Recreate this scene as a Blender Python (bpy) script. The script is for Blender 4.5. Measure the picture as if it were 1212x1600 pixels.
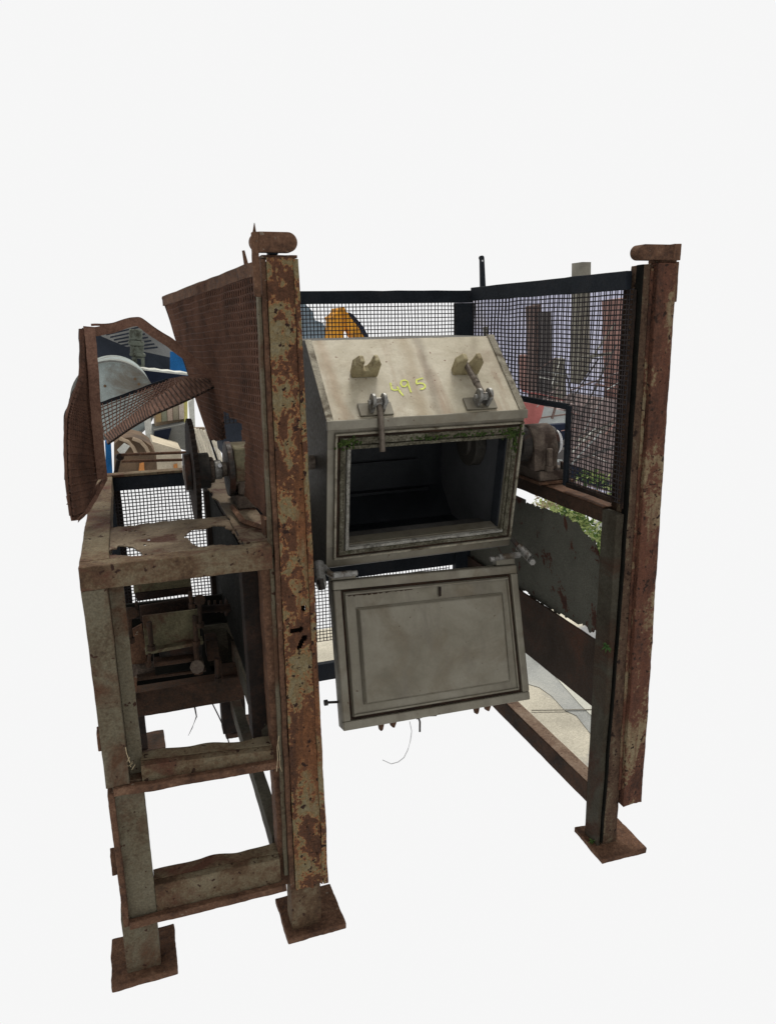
import bpy, bmesh, math, random
from mathutils import Vector, Matrix, noise
random.seed(7)
R = math.radians
S = bpy.context.scene
for o in list(bpy.data.objects): bpy.data.objects.remove(o)
COL = S.collection

# ---------------------------------------------------------------- camera
F, CX, CY = 1171.0, 606.0, 800.0
TH, AZ, RO, HC = R(14.3), R(19.0), R(-1.0), 1.6
fw = Vector((math.sin(AZ)*math.cos(TH), math.cos(AZ)*math.cos(TH), -math.sin(TH)))
rt0 = Vector((math.cos(AZ), -math.sin(AZ), 0)); up0 = rt0.cross(fw)
rt = rt0*math.cos(RO) + up0*math.sin(RO); up = -rt0*math.sin(RO) + up0*math.cos(RO)
CAMP = Vector((0, 0, HC))
cd = bpy.data.cameras.new('camera'); cam = bpy.data.objects.new('camera', cd); COL.objects.link(cam)
cam.matrix_world = Matrix(((rt.x, up.x, -fw.x, 0), (rt.y, up.y, -fw.y, 0), (rt.z, up.z, -fw.z, HC), (0, 0, 0, 1)))
cd.sensor_fit = 'HORIZONTAL'; cd.sensor_width = 36; cd.lens = F/1212*36
cd.clip_start = .05; cd.clip_end = 500
S.camera = cam
# ---------------------------------------------------------------- world, sun, exposure
W = bpy.data.worlds.new('World'); S.world = W; W.use_nodes = True
bg = W.node_tree.nodes['Background']
bg.inputs[0].default_value = (1.0, 1.0, 1.0, 1); bg.inputs[1].default_value = .925
sl = bpy.data.lights.new('sun', 'SUN'); sun = bpy.data.objects.new('sun', sl); COL.objects.link(sun)
sl.energy = 3.0; sl.angle = R(20); sl.color = (1, .965, .9)
sd = Vector((.28, .50, 1.0)).normalized()          # towards the sun: high, a little behind the machine
sun.rotation_euler = sd.to_track_quat('Z', 'Y').to_euler()
S.view_settings.view_transform = 'Standard'; S.view_settings.look = 'None'
S.view_settings.exposure = 0; S.view_settings.gamma = 1

# ---------------------------------------------------------------- helpers
def ray(x, y): return (rt*((x-CX)/F) - up*((y-CY)/F) + fw)
def at(x, y, Y): d = ray(x, y); return CAMP + d*(Y/d.y)
def atx(x, y, X): d = ray(x, y); return CAMP + d*(X/d.x)
def atz(x, y, Z): d = ray(x, y); return CAMP + d*((Z-HC)/d.z)
WL = {}
def wl(o): return WL.get(o.name, Vector((0, 0, 0)))
def tag(o, label=None, cat=None, group=None, kind=None):
    if label: o['label'] = label
    if cat: o['category'] = cat
    if group: o['group'] = group
    if kind: o['kind'] = kind
    return o
def empty(name, loc):
    o = bpy.data.objects.new(name, None); COL.objects.link(o); o.location = loc; WL[o.name] = Vector(loc)
    o.empty_display_size = .1
    return o
def fin(name, bm, mat, parent=None, bev=0, solid=0, smooth=False, seg=1, kind=None, label=None, cat=None, smooth_ang=None):
    me = bpy.data.meshes.new(name)
    bmesh.ops.recalc_face_normals(bm, faces=bm.faces)
    if len(bm.verts):
        lo = Vector([min(v.co[i] for v in bm.verts) for i in range(3)]); hi = Vector([max(v.co[i] for v in bm.verts) for i in range(3)])
        c = (lo+hi)/2
    else: c = Vector((0, 0, 0))
    for v in bm.verts: v.co -= c
    bm.to_mesh(me); bm.free()
    me.materials.append(mat)
    o = bpy.data.objects.new(name, me); COL.objects.link(o)
    WL[o.name] = c.copy()
    if parent is not None: o.parent = parent; o.location = c - wl(parent)
    else: o.location = c
    if smooth: me.polygons.foreach_set('use_smooth', [True]*len(me.polygons))
    if solid:
        m = o.modifiers.new('s', 'SOLIDIFY'); m.thickness = abs(solid); m.offset = 0 if solid > 0 else -1
    if bev:
        m = o.modifiers.new('b', 'BEVEL'); m.width = bev; m.segments = seg; m.limit_method = 'ANGLE'; m.angle_limit = R(40)
    tag(o, label, cat, None, kind)
    return o
def B(): return bmesh.new()
def hexa(bm, p):   # 8 corners: bottom 4, top 4
    v = [bm.verts.new(q) for q in p]
    for f in ((0,3,2,1),(4,5,6,7),(0,1,5,4),(1,2,6,5),(2,3,7,6),(3,0,4,7)): bm.faces.new([v[i] for i in f])
def bx(bm, x0, x1, y0, y1, z0, z1):
    hexa(bm, [Vector(q) for q in ((x0,y0,z0),(x1,y0,z0),(x1,y1,z0),(x0,y1,z0),(x0,y0,z1),(x1,y0,z1),(x1,y1,z1),(x0,y1,z1))])
def rbx(bm, x0, x1, y0, y1, z0, z1, cell=.02, amp=.0012, fr=14, fn=None):
    """box with finely divided, slightly uneven faces (rust scaled)"""
    d = (x1-x0, y1-y0, z1-z0); n = [max(1, min(220, int(round(q/cell)))) for q in d]; o = (x0, y0, z0)
    nv0 = set(bm.verts)
    def grid(a, b, c, cv):
        vs = [[None]*(n[b]+1) for _ in range(n[a]+1)]
        for i in range(n[a]+1):
            for j in range(n[b]+1):
                p = [0, 0, 0]; p[a] = o[a]+d[a]*i/n[a]; p[b] = o[b]+d[b]*j/n[b]; p[c] = cv
                vs[i][j] = bm.verts.new(p)
        for i in range(n[a]):
            for j in range(n[b]): bm.faces.new((vs[i][j], vs[i+1][j], vs[i+1][j+1], vs[i][j+1]))
    grid(0,1,2,z0); grid(0,1,2,z1); grid(0,2,1,y0); grid(0,2,1,y1); grid(1,2,0,x0); grid(1,2,0,x1)
    nv = [v for v in bm.verts if v not in nv0]
    bmesh.ops.remove_doubles(bm, verts=nv, dist=1e-5)
    for v in bm.verts:
        if v in nv0: continue
        if amp:
            k = noise.noise_vector(v.co*fr)*amp + noise.noise_vector(v.co*fr*5)*amp*.5
            v.co += k
        if fn: v.co = fn(v.co)
def cyl(bm, a, b, r, n=16, r2=None, cap=True):
    a = Vector(a); b = Vector(b); d = (b-a).normalized(); r2 = r if r2 is None else r2
    t = Vector((0,0,1)) if abs(d.z) < .9 else Vector((1,0,0)); u = d.cross(t).normalized(); w = d.cross(u)
    A = []; Bq = []
    for i in range(n):
        an = 2*math.pi*i/n; k = u*math.cos(an)+w*math.sin(an)
        A.append(bm.verts.new(a+k*r)); Bq.append(bm.verts.new(b+k*r2))
    for i in range(n): bm.faces.new((A[i], A[(i+1)%n], Bq[(i+1)%n], Bq[i]))
    if cap: bm.faces.new(A[::-1]); bm.faces.new(Bq)
def tube(bm, pts, r, n=8, taper=1):
    pts = [Vector(p) for p in pts]; rings = []
    for i, p in enumerate(pts):
        d = (pts[min(i+1, len(pts)-1)]-pts[max(i-1, 0)]).normalized()
        t = Vector((0,0,1)) if abs(d.z) < .95 else Vector((1,0,0)); u = d.cross(t).normalized(); w = d.cross(u)
        rr = r*(1+(taper-1)*i/(len(pts)-1))
        rings.append([bm.verts.new(p+(u*math.cos(2*math.pi*k/n)+w*math.sin(2*math.pi*k/n))*rr) for k in range(n)])
    for a, b in zip(rings, rings[1:]):
        for k in range(n): bm.faces.new((a[k], a[(k+1)%n], b[(k+1)%n], b[k]))
    bm.faces.new(rings[0][::-1]); bm.faces.new(rings[-1])
def prism(bm, pts, off):
    """outline (3D points in one plane) pushed along off"""
    a = [bm.verts.new(Vector(p)) for p in pts]; b = [bm.verts.new(Vector(p)+off) for p in pts]
    bm.faces.new(a[::-1]); bm.faces.new(b); n = len(pts)
    for i in range(n): bm.faces.new((a[i], a[(i+1)%n], b[(i+1)%n], b[i]))
def bil(c, u, v): return c[0]*(1-u)*(1-v) + c[1]*u*(1-v) + c[2]*u*v + c[3]*(1-u)*v
def sheet(bm, f, nu, nv, keep=None):
    vs = {}
    def g(i, j):
        if (i, j) not in vs: vs[(i, j)] = bm.verts.new(f(i/nu, j/nv))
        return vs[(i, j)]
    for i in range(nu):
        for j in range(nv):
            if keep and not keep((i+.5)/nu, (j+.5)/nv): continue
            bm.faces.new((g(i,j), g(i+1,j), g(i+1,j+1), g(i,j+1)))
def inside(x, y, poly):
    c = False; n = len(poly)
    for i in range(n):
        x1, y1 = poly[i]; x2, y2 = poly[(i+1)%n]
        if (y1 > y) != (y2 > y) and x < (x2-x1)*(y-y1)/(y2-y1)+x1: c = not c
    return c
def wires(bm, f, nu, nv, w, keep=None, sub=8, wob=0, nrm=Vector((0,1,0)), w2=None):
    """square woven wire cloth over the patch f(u,v): flat four-sided wires, over and under"""
    w2 = w2 or w
    def strand(fun, n, ww):
        pts = []
        for k in range(n+1):
            p = fun(k/n)
            if keep and not keep(p[1], p[2]):
                flush(pts, ww); pts = []; continue
            pts.append(p[0])
        flush(pts, ww)
    def flush(pts, ww):
        if len(pts) < 2: return
        d = (pts[-1]-pts[0]).normalized(); s = d.cross(nrm).normalized()*ww/2; t = nrm*ww/2
        rg = [[bm.verts.new(p+a) for a in (s, t, -s, -t)] for p in pts]
        for a, b in zip(rg, rg[1:]):
            for k in range(4): bm.faces.new((a[k], a[(k+1)%4], b[(k+1)%4], b[k]))
    def P(u, v):
        p = f(u, v)
        if wob: p = p + noise.noise_vector(p*9)*wob
        return p
    for i in range(nu+1):
        u = i/nu; strand(lambda t: (P(u, t)+nrm*w*.35*(1 if i % 2 else -1), u, t), sub if not keep else nv, w)
    for j in range(nv+1):
        v = j/nv; strand(lambda t: (P(t, v)-nrm*w*.35*(1 if j % 2 else -1), t, v), sub if not keep else nu, w2)

# ---------------------------------------------------------------- materials
def mat(name, stops, scale=8, detail=9, rough=.62, dist=.4, stretch=(1,1,1), fine=.3, fscale=90, rgh=(.7,.95), bump=.35, bd=.004,
        metal=0, dirt=None, dscale=2.2, dlo=.5, dhi=.62, spots=None, sscale=60, sth=.68, spec=.10, streak=None, grain=(.75,1.22), bands=None):
    m = bpy.data.materials.new(name); m.use_nodes = True; nt = m.node_tree; N = nt.nodes; L = nt.links
    bs = N['Principled BSDF']; bs.inputs['Metallic'].default_value = metal; bs.inputs['Specular IOR Level'].default_value = spec
    tc = N.new('ShaderNodeTexCoord'); oi = N.new('ShaderNodeObjectInfo')
    vm = N.new('ShaderNodeVectorMath'); vm.operation = 'SCALE'; vm.inputs[0].default_value = (37, 19, 53); L.new(oi.outputs['Random'], vm.inputs['Scale'])
    va = N.new('ShaderNodeVectorMath'); va.operation = 'ADD'; L.new(tc.outputs['Object'], va.inputs[0]); L.new(vm.outputs[0], va.inputs[1])
    mp = N.new('ShaderNodeMapping'); mp.inputs['Scale'].default_value = stretch; L.new(va.outputs[0], mp.inputs[0])
    def nz(sc, de=detail, ro=rough, di=dist, vec=mp.outputs[0]):
        n = N.new('ShaderNodeTexNoise'); n.inputs['Scale'].default_value = sc; n.inputs['Detail'].default_value = de
        n.inputs['Roughness'].default_value = ro; n.inputs['Distortion'].default_value = di; L.new(vec, n.inputs['Vector']); return n.outputs['Fac']
    def mth(op, a, b):
        n = N.new('ShaderNodeMath'); n.operation = op
        for i, q in enumerate((a, b)):
            if isinstance(q, (int, float)): n.inputs[i].default_value = q
            else: L.new(q, n.inputs[i])
        return n.outputs[0]
    def ramp(fac, st, interp='LINEAR'):
        r = N.new('ShaderNodeValToRGB'); cr = r.color_ramp; cr.interpolation = interp
        while len(cr.elements) < len(st): cr.elements.new(.5)
        for e, (p, c) in zip(cr.elements, st):
            e.position = p; e.color = (*c, 1) if len(c) == 3 else c
        L.new(fac, r.inputs[0]); return r.outputs[0]
    n1 = nz(scale); n2 = nz(fscale, 5, .6, 0, va.outputs[0])
    h = mth('ADD', mth('MULTIPLY', n1, 1-fine), mth('MULTIPLY', n2, fine))
    col = ramp(h, stops)
    def mix(f, a, b, bt='MIX'):
        x = N.new('ShaderNodeMix'); x.data_type = 'RGBA'; x.blend_type = bt; L.new(f, x.inputs[0]) if not isinstance(f, float) else setattr(x.inputs[0], 'default_value', f)
        L.new(a, x.inputs[6])
        if isinstance(b, tuple): x.inputs[7].default_value = (*b, 1)
        else: L.new(b, x.inputs[7])
        return x.outputs[2]
    if dirt:
        d = ramp(nz(dscale, 7, .65, .8, va.outputs[0]), [(dlo, (0,0,0)), (dhi, (1,1,1))]); col = mix(d, col, dirt)
    if streak:
        mq = N.new('ShaderNodeMapping'); mq.inputs['Scale'].default_value = streak[1]; L.new(va.outputs[0], mq.inputs[0])
        d = ramp(nz(streak[2], 6, .6, .2, mq.outputs[0]), [(streak[3], (0,0,0)), (streak[4], (1,1,1))]); col = mix(d, col, streak[0])
    for bc, bx0, bw, bsl in (bands or []):     # stain runs down the sheet: colour, centre x, half width, slant
        sx = N.new('ShaderNodeSeparateXYZ'); L.new(tc.outputs['Object'], sx.inputs[0])
        wob = nz(9, 6, .6, 0, va.outputs[0])
        q = mth('ADD', mth('ADD', sx.outputs[0], mth("MULTIPLY", sx.outputs[2], bsl)), mth('MULTIPLY', mth('SUBTRACT', wob, .5), bw*2.2))
        dd = mth('ABSOLUTE', mth('SUBTRACT', q, bx0), 0)
        f = ramp(mth('DIVIDE', dd, bw), [(.15, (.55,.55,.55)), (1.0, (0,0,0))]); col = mix(f, col, bc)
    if spots:
        s = ramp(nz(sscale, 3, .5, 0, va.outputs[0]), [(sth, (0,0,0)), (sth+.03, (1,1,1))]); col = mix(s, col, spots)
    # fine value variation
    v = ramp(nz(fscale*2.5, 3, .6, 0, va.outputs[0]), [(.3, (grain[0],)*3), (.7, (grain[1],)*3)]); col = mix(1.0, col, v, 'MULTIPLY')
    L.new(col, bs.inputs['Base Color'])
    rr = ramp(n2, [(.35, (rgh[0],)*3), (.65, (rgh[1],)*3)]); L.new(rr, bs.inputs['Roughness'])
    hb = ramp(h, [(.40, (0,0,0)), (.47, (.5,.5,.5)), (.53, (.6,.6,.6)), (.58, (1,1,1))])
    hh = mth('ADD', mth('MULTIPLY', hb, .55), mth('MULTIPLY', n2, .6))
    bp = N.new('ShaderNodeBump'); bp.inputs['Strength'].default_value = bump; bp.inputs['Distance'].default_value = bd
    L.new(hh, bp.inputs['Height']); L.new(bp.outputs[0], bs.inputs['Normal'])
    return m
M = {}
# flaking cream paint over rust (main posts)
DK, MD, OR, RD = (.045,.022,.016), (.095,.045,.026), (.24,.085,.030), (.115,.035,.022)
M['post'] = mat('flaking_cream_paint', [(.36,(.045,.023,.015)),(.45,(.090,.043,.024)),(.50,(.075,.034,.020)),(.518,(.23,.095,.038)),(.530,(.20,.145,.070)),(.57,(.180,.138,.072)),(.62,(.135,.115,.070)),(.69,(.22,.17,.095))],
    scale=14, stretch=(1.5,1.5,.8), fine=.30, bump=1.0, bd=.010, streak=((.145,.062,.028),(1,1,.10),30,.52,.64), spots=(.028,.015,.011), sscale=70, sth=.63)
M['post_red'] = mat('red_brown_rusted_paint', [(.36,(.034,.018,.013)),(.45,(.068,.031,.020)),(.515,(.095,.042,.026)),(.535,(.15,.105,.06)),(.59,(.175,.135,.080)),(.70,(.13,.105,.068))],
    scale=10, stretch=(1.4,1.4,.7), fine=.3, bump=.75, bd=.006, streak=((.088,.037,.023),(1,1,.1),26,.49,.62), spots=(.025,.014,.010), sscale=70, sth=.63)
M['post_brown'] = mat('pitted_brown_paint', [(.36,(.028,.017,.012)),(.46,(.055,.032,.021)),(.54,(.080,.050,.032)),(.60,(.11,.085,.055)),(.70,(.085,.068,.045))],
    scale=12, stretch=(1.5,1.5,.5), fine=.35, bump=.8, bd=.006, spots=(.02,.012,.009), sscale=70, sth=.64)
M['olive'] = mat('weathered_olive_paint', [(.34,(.045,.032,.021)),(.42,(.078,.060,.038)),(.47,(.098,.082,.054)),(.55,(.110,.096,.066)),(.66,(.145,.125,.088))],
    scale=7, stretch=(1,1,.6), fine=.35, bump=.3, dirt=(.068,.036,.021), dlo=.50, dhi=.64, dscale=5, spots=(.035,.018,.012), sth=.66)
M['olivedark'] = mat('grimy_olive_paint', [(.34,(.022,.016,.011)),(.45,(.034,.029,.020)),(.55,(.046,.042,.031)),(.66,(.062,.056,.042))],
    scale=7, stretch=(1,1,.6), fine=.35, bump=.3, dirt=(.035,.019,.012), dlo=.5, dhi=.64, dscale=5)
M['rail'] = mat('rusted_rail_paint', [(.36,(.045,.027,.016)),(.45,(.080,.050,.029)),(.52,(.108,.080,.049)),(.60,(.13,.106,.068)),(.70,(.15,.122,.082))],
    scale=9, fine=.35, bump=.45, dirt=(.072,.033,.021), dlo=.52, dhi=.64, dscale=6, spots=(.03,.016,.011), sth=.65)
M['rust'] = mat('brown_rust', [(.34,(.032,.017,.012)),(.45,(.068,.036,.022)),(.54,(.10,.053,.032)),(.66,(.15,.088,.055))], scale=14, fine=.4, bump=.7, bd=.005,
    spots=(.15,.115,.085), sscale=60, sth=.69)
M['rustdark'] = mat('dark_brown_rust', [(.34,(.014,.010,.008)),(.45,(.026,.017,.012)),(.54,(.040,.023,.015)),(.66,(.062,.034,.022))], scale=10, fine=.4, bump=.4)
M['rustpale'] = mat('toplit_pale_rust', [(.34,(.06,.036,.025)),(.45,(.12,.078,.054)),(.55,(.165,.118,.085)),(.68,(.21,.16,.12))], scale=12, fine=.4, bump=.45,
    spots=(.05,.025,.017), sscale=80, sth=.66)
M['dustplate'] = mat('dust_covered_plate', [(.36,(.068,.045,.029)),(.46,(.11,.082,.054)),(.56,(.145,.113,.076)),(.68,(.18,.145,.10))], scale=6, fine=.3, bump=.3,
    dirt=(.062,.031,.021), dlo=.53, dhi=.62, dscale=8, spots=(.03,.016,.011), sscale=110, sth=.66)
M['rustshade'] = mat('dark_rust_and_shade', [(.36,(.006,.005,.0045)),(.48,(.014,.010,.008)),(.58,(.025,.015,.011)),(.70,(.04,.024,.017))], scale=10, fine=.35, bump=.4)  # dark rust, with the frame's inner shade put into the colour
M['shadeblack'] = mat('near_black_shade', [(.36,(.0025,.0025,.002)),(.5,(.005,.005,.004)),(.66,(.010,.009,.007))], scale=9, bump=.2, spec=.05)  # near-black colour carries the shade inside the left frame
M['panel'] = mat('dark_scabbed_panel_paint', [(.34,(.022,.012,.009)),(.42,(.050,.022,.015)),(.44,(.066,.065,.052)),(.60,(.080,.079,.063)),(.72,(.062,.062,.052))],
    scale=7, fine=.25, bump=.4, dirt=(.055,.024,.016), dlo=.62, dhi=.66, dscale=9)
M['panel_low'] = mat('dark_brown_panel_paint', [(.36,(.020,.014,.010)),(.5,(.032,.022,.016)),(.60,(.05,.026,.017)),(.72,(.075,.032,.018))], scale=5, fine=.25, bump=.25)
M['black'] = mat('dark_painted_steel', [(.36,(.006,.008,.011)),(.5,(.010,.013,.017)),(.66,(.018,.018,.020))], scale=12, fine=.3, bump=.25, rgh=(.7,.9), spec=.15)
M['wire'] = mat('dark_wire', [(.36,(.010,.009,.011)),(.6,(.030,.024,.024))], scale=20, bump=0, spec=.2)
M['wirebrown'] = mat('rusty_brown_wire', [(.36,(.034,.018,.012)),(.5,(.074,.036,.023)),(.66,(.11,.056,.036))], scale=9, bump=.2, spec=.2)
M['guard'] = mat('rusty_guard_bar', [(.36,(.075,.040,.028)),(.5,(.13,.070,.049)),(.66,(.17,.098,.068))], scale=12, fine=.4, bump=.35)
M['lid'] = mat('weathered_toplit_stainless_lid', [(.34,(.24,.205,.140)),(.45,(.345,.305,.220)),(.53,(.385,.345,.258)),(.66,(.435,.395,.305))], scale=7, fine=.22, fscale=60, bump=.12, rgh=(.5,.7), metal=.1, spec=.4,  # paler than the door steel: light on the slope put into the base
    dirt=(.26,.21,.145), dlo=.52, dhi=.70, dscale=4, streak=((.22,.145,.09),(1,.16,.16),9,.54,.70), spots=(.13,.065,.035), sscale=95, sth=.69, grain=(.93,1.07),
    bands=[((.24,.18,.105),-.012,.034,-.12),((.15,.12,.08),.036,.022,-.10),((.24,.16,.09),-.255,.022,.05)])
M['steel'] = mat('dull_stainless', [(.34,(.110,.097,.068)),(.46,(.148,.133,.098)),(.55,(.168,.153,.116)),(.68,(.20,.184,.145))], scale=5, fine=.12, fscale=50, bump=.06, rgh=(.38,.58), metal=.3, spec=.45,
    dirt=(.118,.098,.066), dlo=.50, dhi=.66, dscale=6, spots=(.07,.04,.025), sscale=80, sth=.71, grain=(.95,1.05), streak=((.115,.10,.075),(1,1,.15),16,.52,.7))
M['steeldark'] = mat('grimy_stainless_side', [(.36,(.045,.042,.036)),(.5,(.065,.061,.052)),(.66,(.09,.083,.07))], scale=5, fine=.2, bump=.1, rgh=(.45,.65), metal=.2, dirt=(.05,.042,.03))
M['edge'] = mat('scuffed_steel_edge', [(.36,(.13,.115,.085)),(.5,(.21,.19,.145)),(.66,(.30,.275,.21))], scale=16, fine=.35, bump=.2, rgh=(.4,.6), metal=.2, dirt=(.07,.055,.035), dscale=12)
M['gasket'] = mat('crusted_gasket', [(.38,(.040,.036,.024)),(.48,(.080,.072,.050)),(.55,(.12,.11,.080)),(.66,(.19,.18,.14))], scale=25, fine=.5, fscale=150, bump=.8, bd=.004, dirt=(.05,.05,.028), dscale=9, dlo=.55, dhi=.65)
M['crust'] = mat('pale_limescale_crust', [(.36,(.09,.085,.07)),(.46,(.20,.19,.165)),(.60,(.33,.32,.28))], scale=30, fine=.5, fscale=130, bump=.8, bd=.004)
M['inside'] = mat('shaded_vessel_interior', [(.36,(.010,.012,.014)),(.5,(.018,.021,.025)),(.66,(.032,.036,.040))], scale=4, fine=.2, bump=.1, rgh=(.4,.7), spec=.3)  # near-black: the shade inside the vessel is put into the colour
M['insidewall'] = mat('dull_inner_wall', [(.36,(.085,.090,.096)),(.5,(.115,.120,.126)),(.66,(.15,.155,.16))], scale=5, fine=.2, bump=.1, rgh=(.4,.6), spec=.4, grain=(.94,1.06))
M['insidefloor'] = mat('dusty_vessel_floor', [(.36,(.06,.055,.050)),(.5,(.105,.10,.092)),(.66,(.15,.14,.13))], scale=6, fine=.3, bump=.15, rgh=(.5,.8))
M['moss'] = mat('moss', [(.36,(.012,.020,.006)),(.5,(.030,.050,.012)),(.66,(.06,.085,.02))], scale=60, fine=.5, bump=.6)
M['brass'] = mat('tarnished_bronze_casting', [(.36,(.19,.155,.085)),(.5,(.27,.23,.135)),(.66,(.35,.31,.19))], scale=14, fine=.3, bump=.2, rgh=(.35,.55), metal=.15, dirt=(.16,.125,.07), dscale=18, grain=(.9,1.1))
M['clamp'] = mat('galvanised_clamp_steel', [(.36,(.12,.115,.105)),(.5,(.20,.195,.18)),(.66,(.30,.29,.27))], scale=18, fine=.35, bump=.2, rgh=(.3,.5), metal=.5, dirt=(.07,.055,.04), dscale=22)
M['rod'] = mat('worn_steel_rod', [(.36,(.06,.045,.035)),(.5,(.12,.10,.08)),(.66,(.18,.15,.12))], scale=22, fine=.3, bump=.2, rgh=(.35,.55), metal=.35)
M['iron'] = mat('greasy_cast_iron', [(.36,(.014,.013,.012)),(.5,(.030,.027,.024)),(.66,(.055,.048,.040))], scale=16, fine=.35, bump=.3, rgh=(.4,.65), metal=.2, dirt=(.05,.026,.018), dscale=14)
M['ironbrown'] = mat('dusty_cast_iron', [(.36,(.055,.040,.030)),(.5,(.090,.070,.055)),(.66,(.14,.11,.085))], scale=16, fine=.35, bump=.3, dirt=(.04,.028,.022), dscale=12)
M['bright'] = mat('bright_worn_steel', [(.36,(.30,.30,.30)),(.66,(.60,.60,.60))], scale=20, bump=.05, rgh=(.25,.4), metal=.5)
M['chalk'] = mat('yellow_chalk_paint', [(.36,(.46,.50,.10)),(.6,(.64,.68,.18))], scale=40, fine=.4, bump=.2)
M['cream'] = mat('faded_beige_paint', [(.36,(.06,.052,.030)),(.5,(.10,.088,.052)),(.66,(.125,.11,.07))], scale=8, fine=.3, bump=.2, dirt=(.06,.035,.022), dscale=10)

# ================================================================ THE MACHINE
root = empty('mixing_machine', (.62, 2.2, 0))
tag(root, 'rusty framed mixing machine with open grey vessel, hanging door and wire mesh guards', 'machine')

# ---- foot plates
def foot(cx, cy, s=.16, t=.018, rot=0, m='rust'):
    bm = B(); h = s/2
    def fn(p):
        q = Vector((p.x-cx, p.y-cy, p.z)); q.rotate(Matrix.Rotation(rot, 3, 'Z')); return Vector((q.x+cx, q.y+cy, q.z))
    rbx(bm, cx-h, cx+h, cy-h, cy+h, 0, t, cell=.008, amp=.0022, fr=22, fn=fn)
    return fin('foot_plate', bm, M[m], root, bev=.002)
foot(-.095, 1.73); foot(.345, 1.725, rot=.02); foot(1.30, 1.692, s=.158, rot=-.03); 
foot(-.055, 2.80, s=.14, m='rustdark'); foot(.315, 2.80, s=.14, m='rustdark')

def member(name, m, *a, cell=.02, amp=.0012, bev=.0015, fn=None, label=None, par=None, fr=14):
    bm = B(); rbx(bm, *a, cell=cell, amp=amp, fn=fn, fr=fr); return fin(name, bm, M[m], par or root, bev=bev, label=label)

# ---- left box frame
def lean(x0, x1):  # front left leg leans out a touch towards the bottom
    return lambda p: Vector((p.x-.006*(1-p.z), p.y, p.z))
member('leg', 'olive', -.131, -.078, 1.658, 1.72, .56, 1.046, cell=.015, amp=.0016, label='olive grey front leg')
member('leg_web', 'olive', -.078, -.046, 1.70, 1.735, .56, 1.046, cell=.015)
member('leg', 'olive', -.118, -.050, 1.672, 1.72, .175, .56, cell=.015, amp=.0014)
member('leg_flange', 'rust', -.130, -.116, 1.655, 1.72, .175, .545, cell=.01, amp=.002)
member('leg', 'olive', -.136, -.054, 1.68, 1.74, .016, .18, cell=.012, amp=.0012)
member('hinge_stub', 'rust', -.142, -.130, 1.665, 1.70, .32, .375, cell=.008, amp=.002)
member('hinge_stub', 'rust', -.138, -.130, 1.665, 1.70, .655, .70, cell=.008, amp=.002)
# top front rail, side rail, rear rail
member('top_rail', 'rail', -.131, .285, 1.655, 1.700, 1.046, 1.100, cell=.012, amp=.0018)
member('top_rail', 'rail', -.131, -.070, 1.702, 2.70, 1.046, 1.100, cell=.02, amp=.0015)
member('rear_rail', 'black', -.12, .30, 2.702, 2.74, 1.045, 1.092, cell=.03)
member('rear_rail_highlight', 'rail', -.12, .30, 2.698, 2.745, 1.0935, 1.103, cell=.03, amp=.0008)  # pale strip: highlight along the rail's top put into the colour
member('corner_bar', 'black', -.095, -.070, 2.66, 2.70, .40, 1.045, cell=.03)
# eaten-through cover plate on the frame top
def plate_px(poly): return [(lambda q: (q.x, q.y))(atz(x, y, 1.097)) for x, y in poly]
hA = plate_px([(288,838),(300,828),(318,825),(336,820),(350,822),(362,828),(372,840),(378,851),(345,853),(312,855),(298,846)])
hB = plate_px([(166,864),(182,858),(186,852),(206,853),(220,862),(224,868),(200,868),(184,868),(170,867)])
hC = plate_px([(334,812),(352,817),(344,808)])
sp = [plate_px([(x,y)])[0] for x, y in ((197,829),(211,828),(225,835),(232,843),(226,851),(203,830),(214,868),(228,866),(238,867))]
def keepT(u, v):
    x = -.069 + u*.369; y = 1.701 + v*.31
    e = noise.noise(Vector((x*55, y*55, 3)))*.006
    if y > 2.0 + .010*math.sin(x*30) + e*1.5: return False
    if inside(x+e, y+e, hA) or inside(x+e, y-e, hB): return False
    for a, b in sp:
        if abs(x-a) < .0035 and abs(y-b) < .006: return False
    return True
bm = B(); sheet(bm, lambda u, v: Vector((-.069+u*.295, 1.701+v*.31, 1.0955+noise.noise(Vector((u*7, v*5, 0)))*.004)), 110, 100,
    lambda u, v: keepT(u*.295/.369, v))
fin('top_cover_plate', bm, M['dustplate'], root, solid=.003, label='rusted-through cover plate with holes')
def keepR(u, v):
    x = .205+u*.105; y = 1.701+v*.80
    lim = .228 + noise.noise(Vector((x*10, y*16, 1)))*.010 - .012*min(1, max(0, (y-1.9)/.4))
    return x > lim
bm = B(); sheet(bm, lambda u, v: Vector((.205+u*.105, 1.701+v*.80, 1.101)), 36, 200, keepR)
fin('bearing_shelf', bm, M['dustplate'], root, solid=.004)
member('shelf_beam', 'rustshade', .245, .30, 1.71, 2.69, 1.03, 1.096, cell=.05)
# bent angle strip in front of bearing
bm = B()
for a, b in (((.246,2.02,1.115),(.252,1.86,1.112)), ((.252,1.86,1.112),(.287,1.765,1.115))):
    cyl(bm, a, b, .008, 4)
prism(bm, [Vector((.281,1.765,1.105)),Vector((.290,1.760,1.105)),Vector((.292,1.72,1.103)),Vector((.283,1.72,1.103))], Vector((0,0,.045)))
fin('bent_strip', bm, M['rust'], root)
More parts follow.
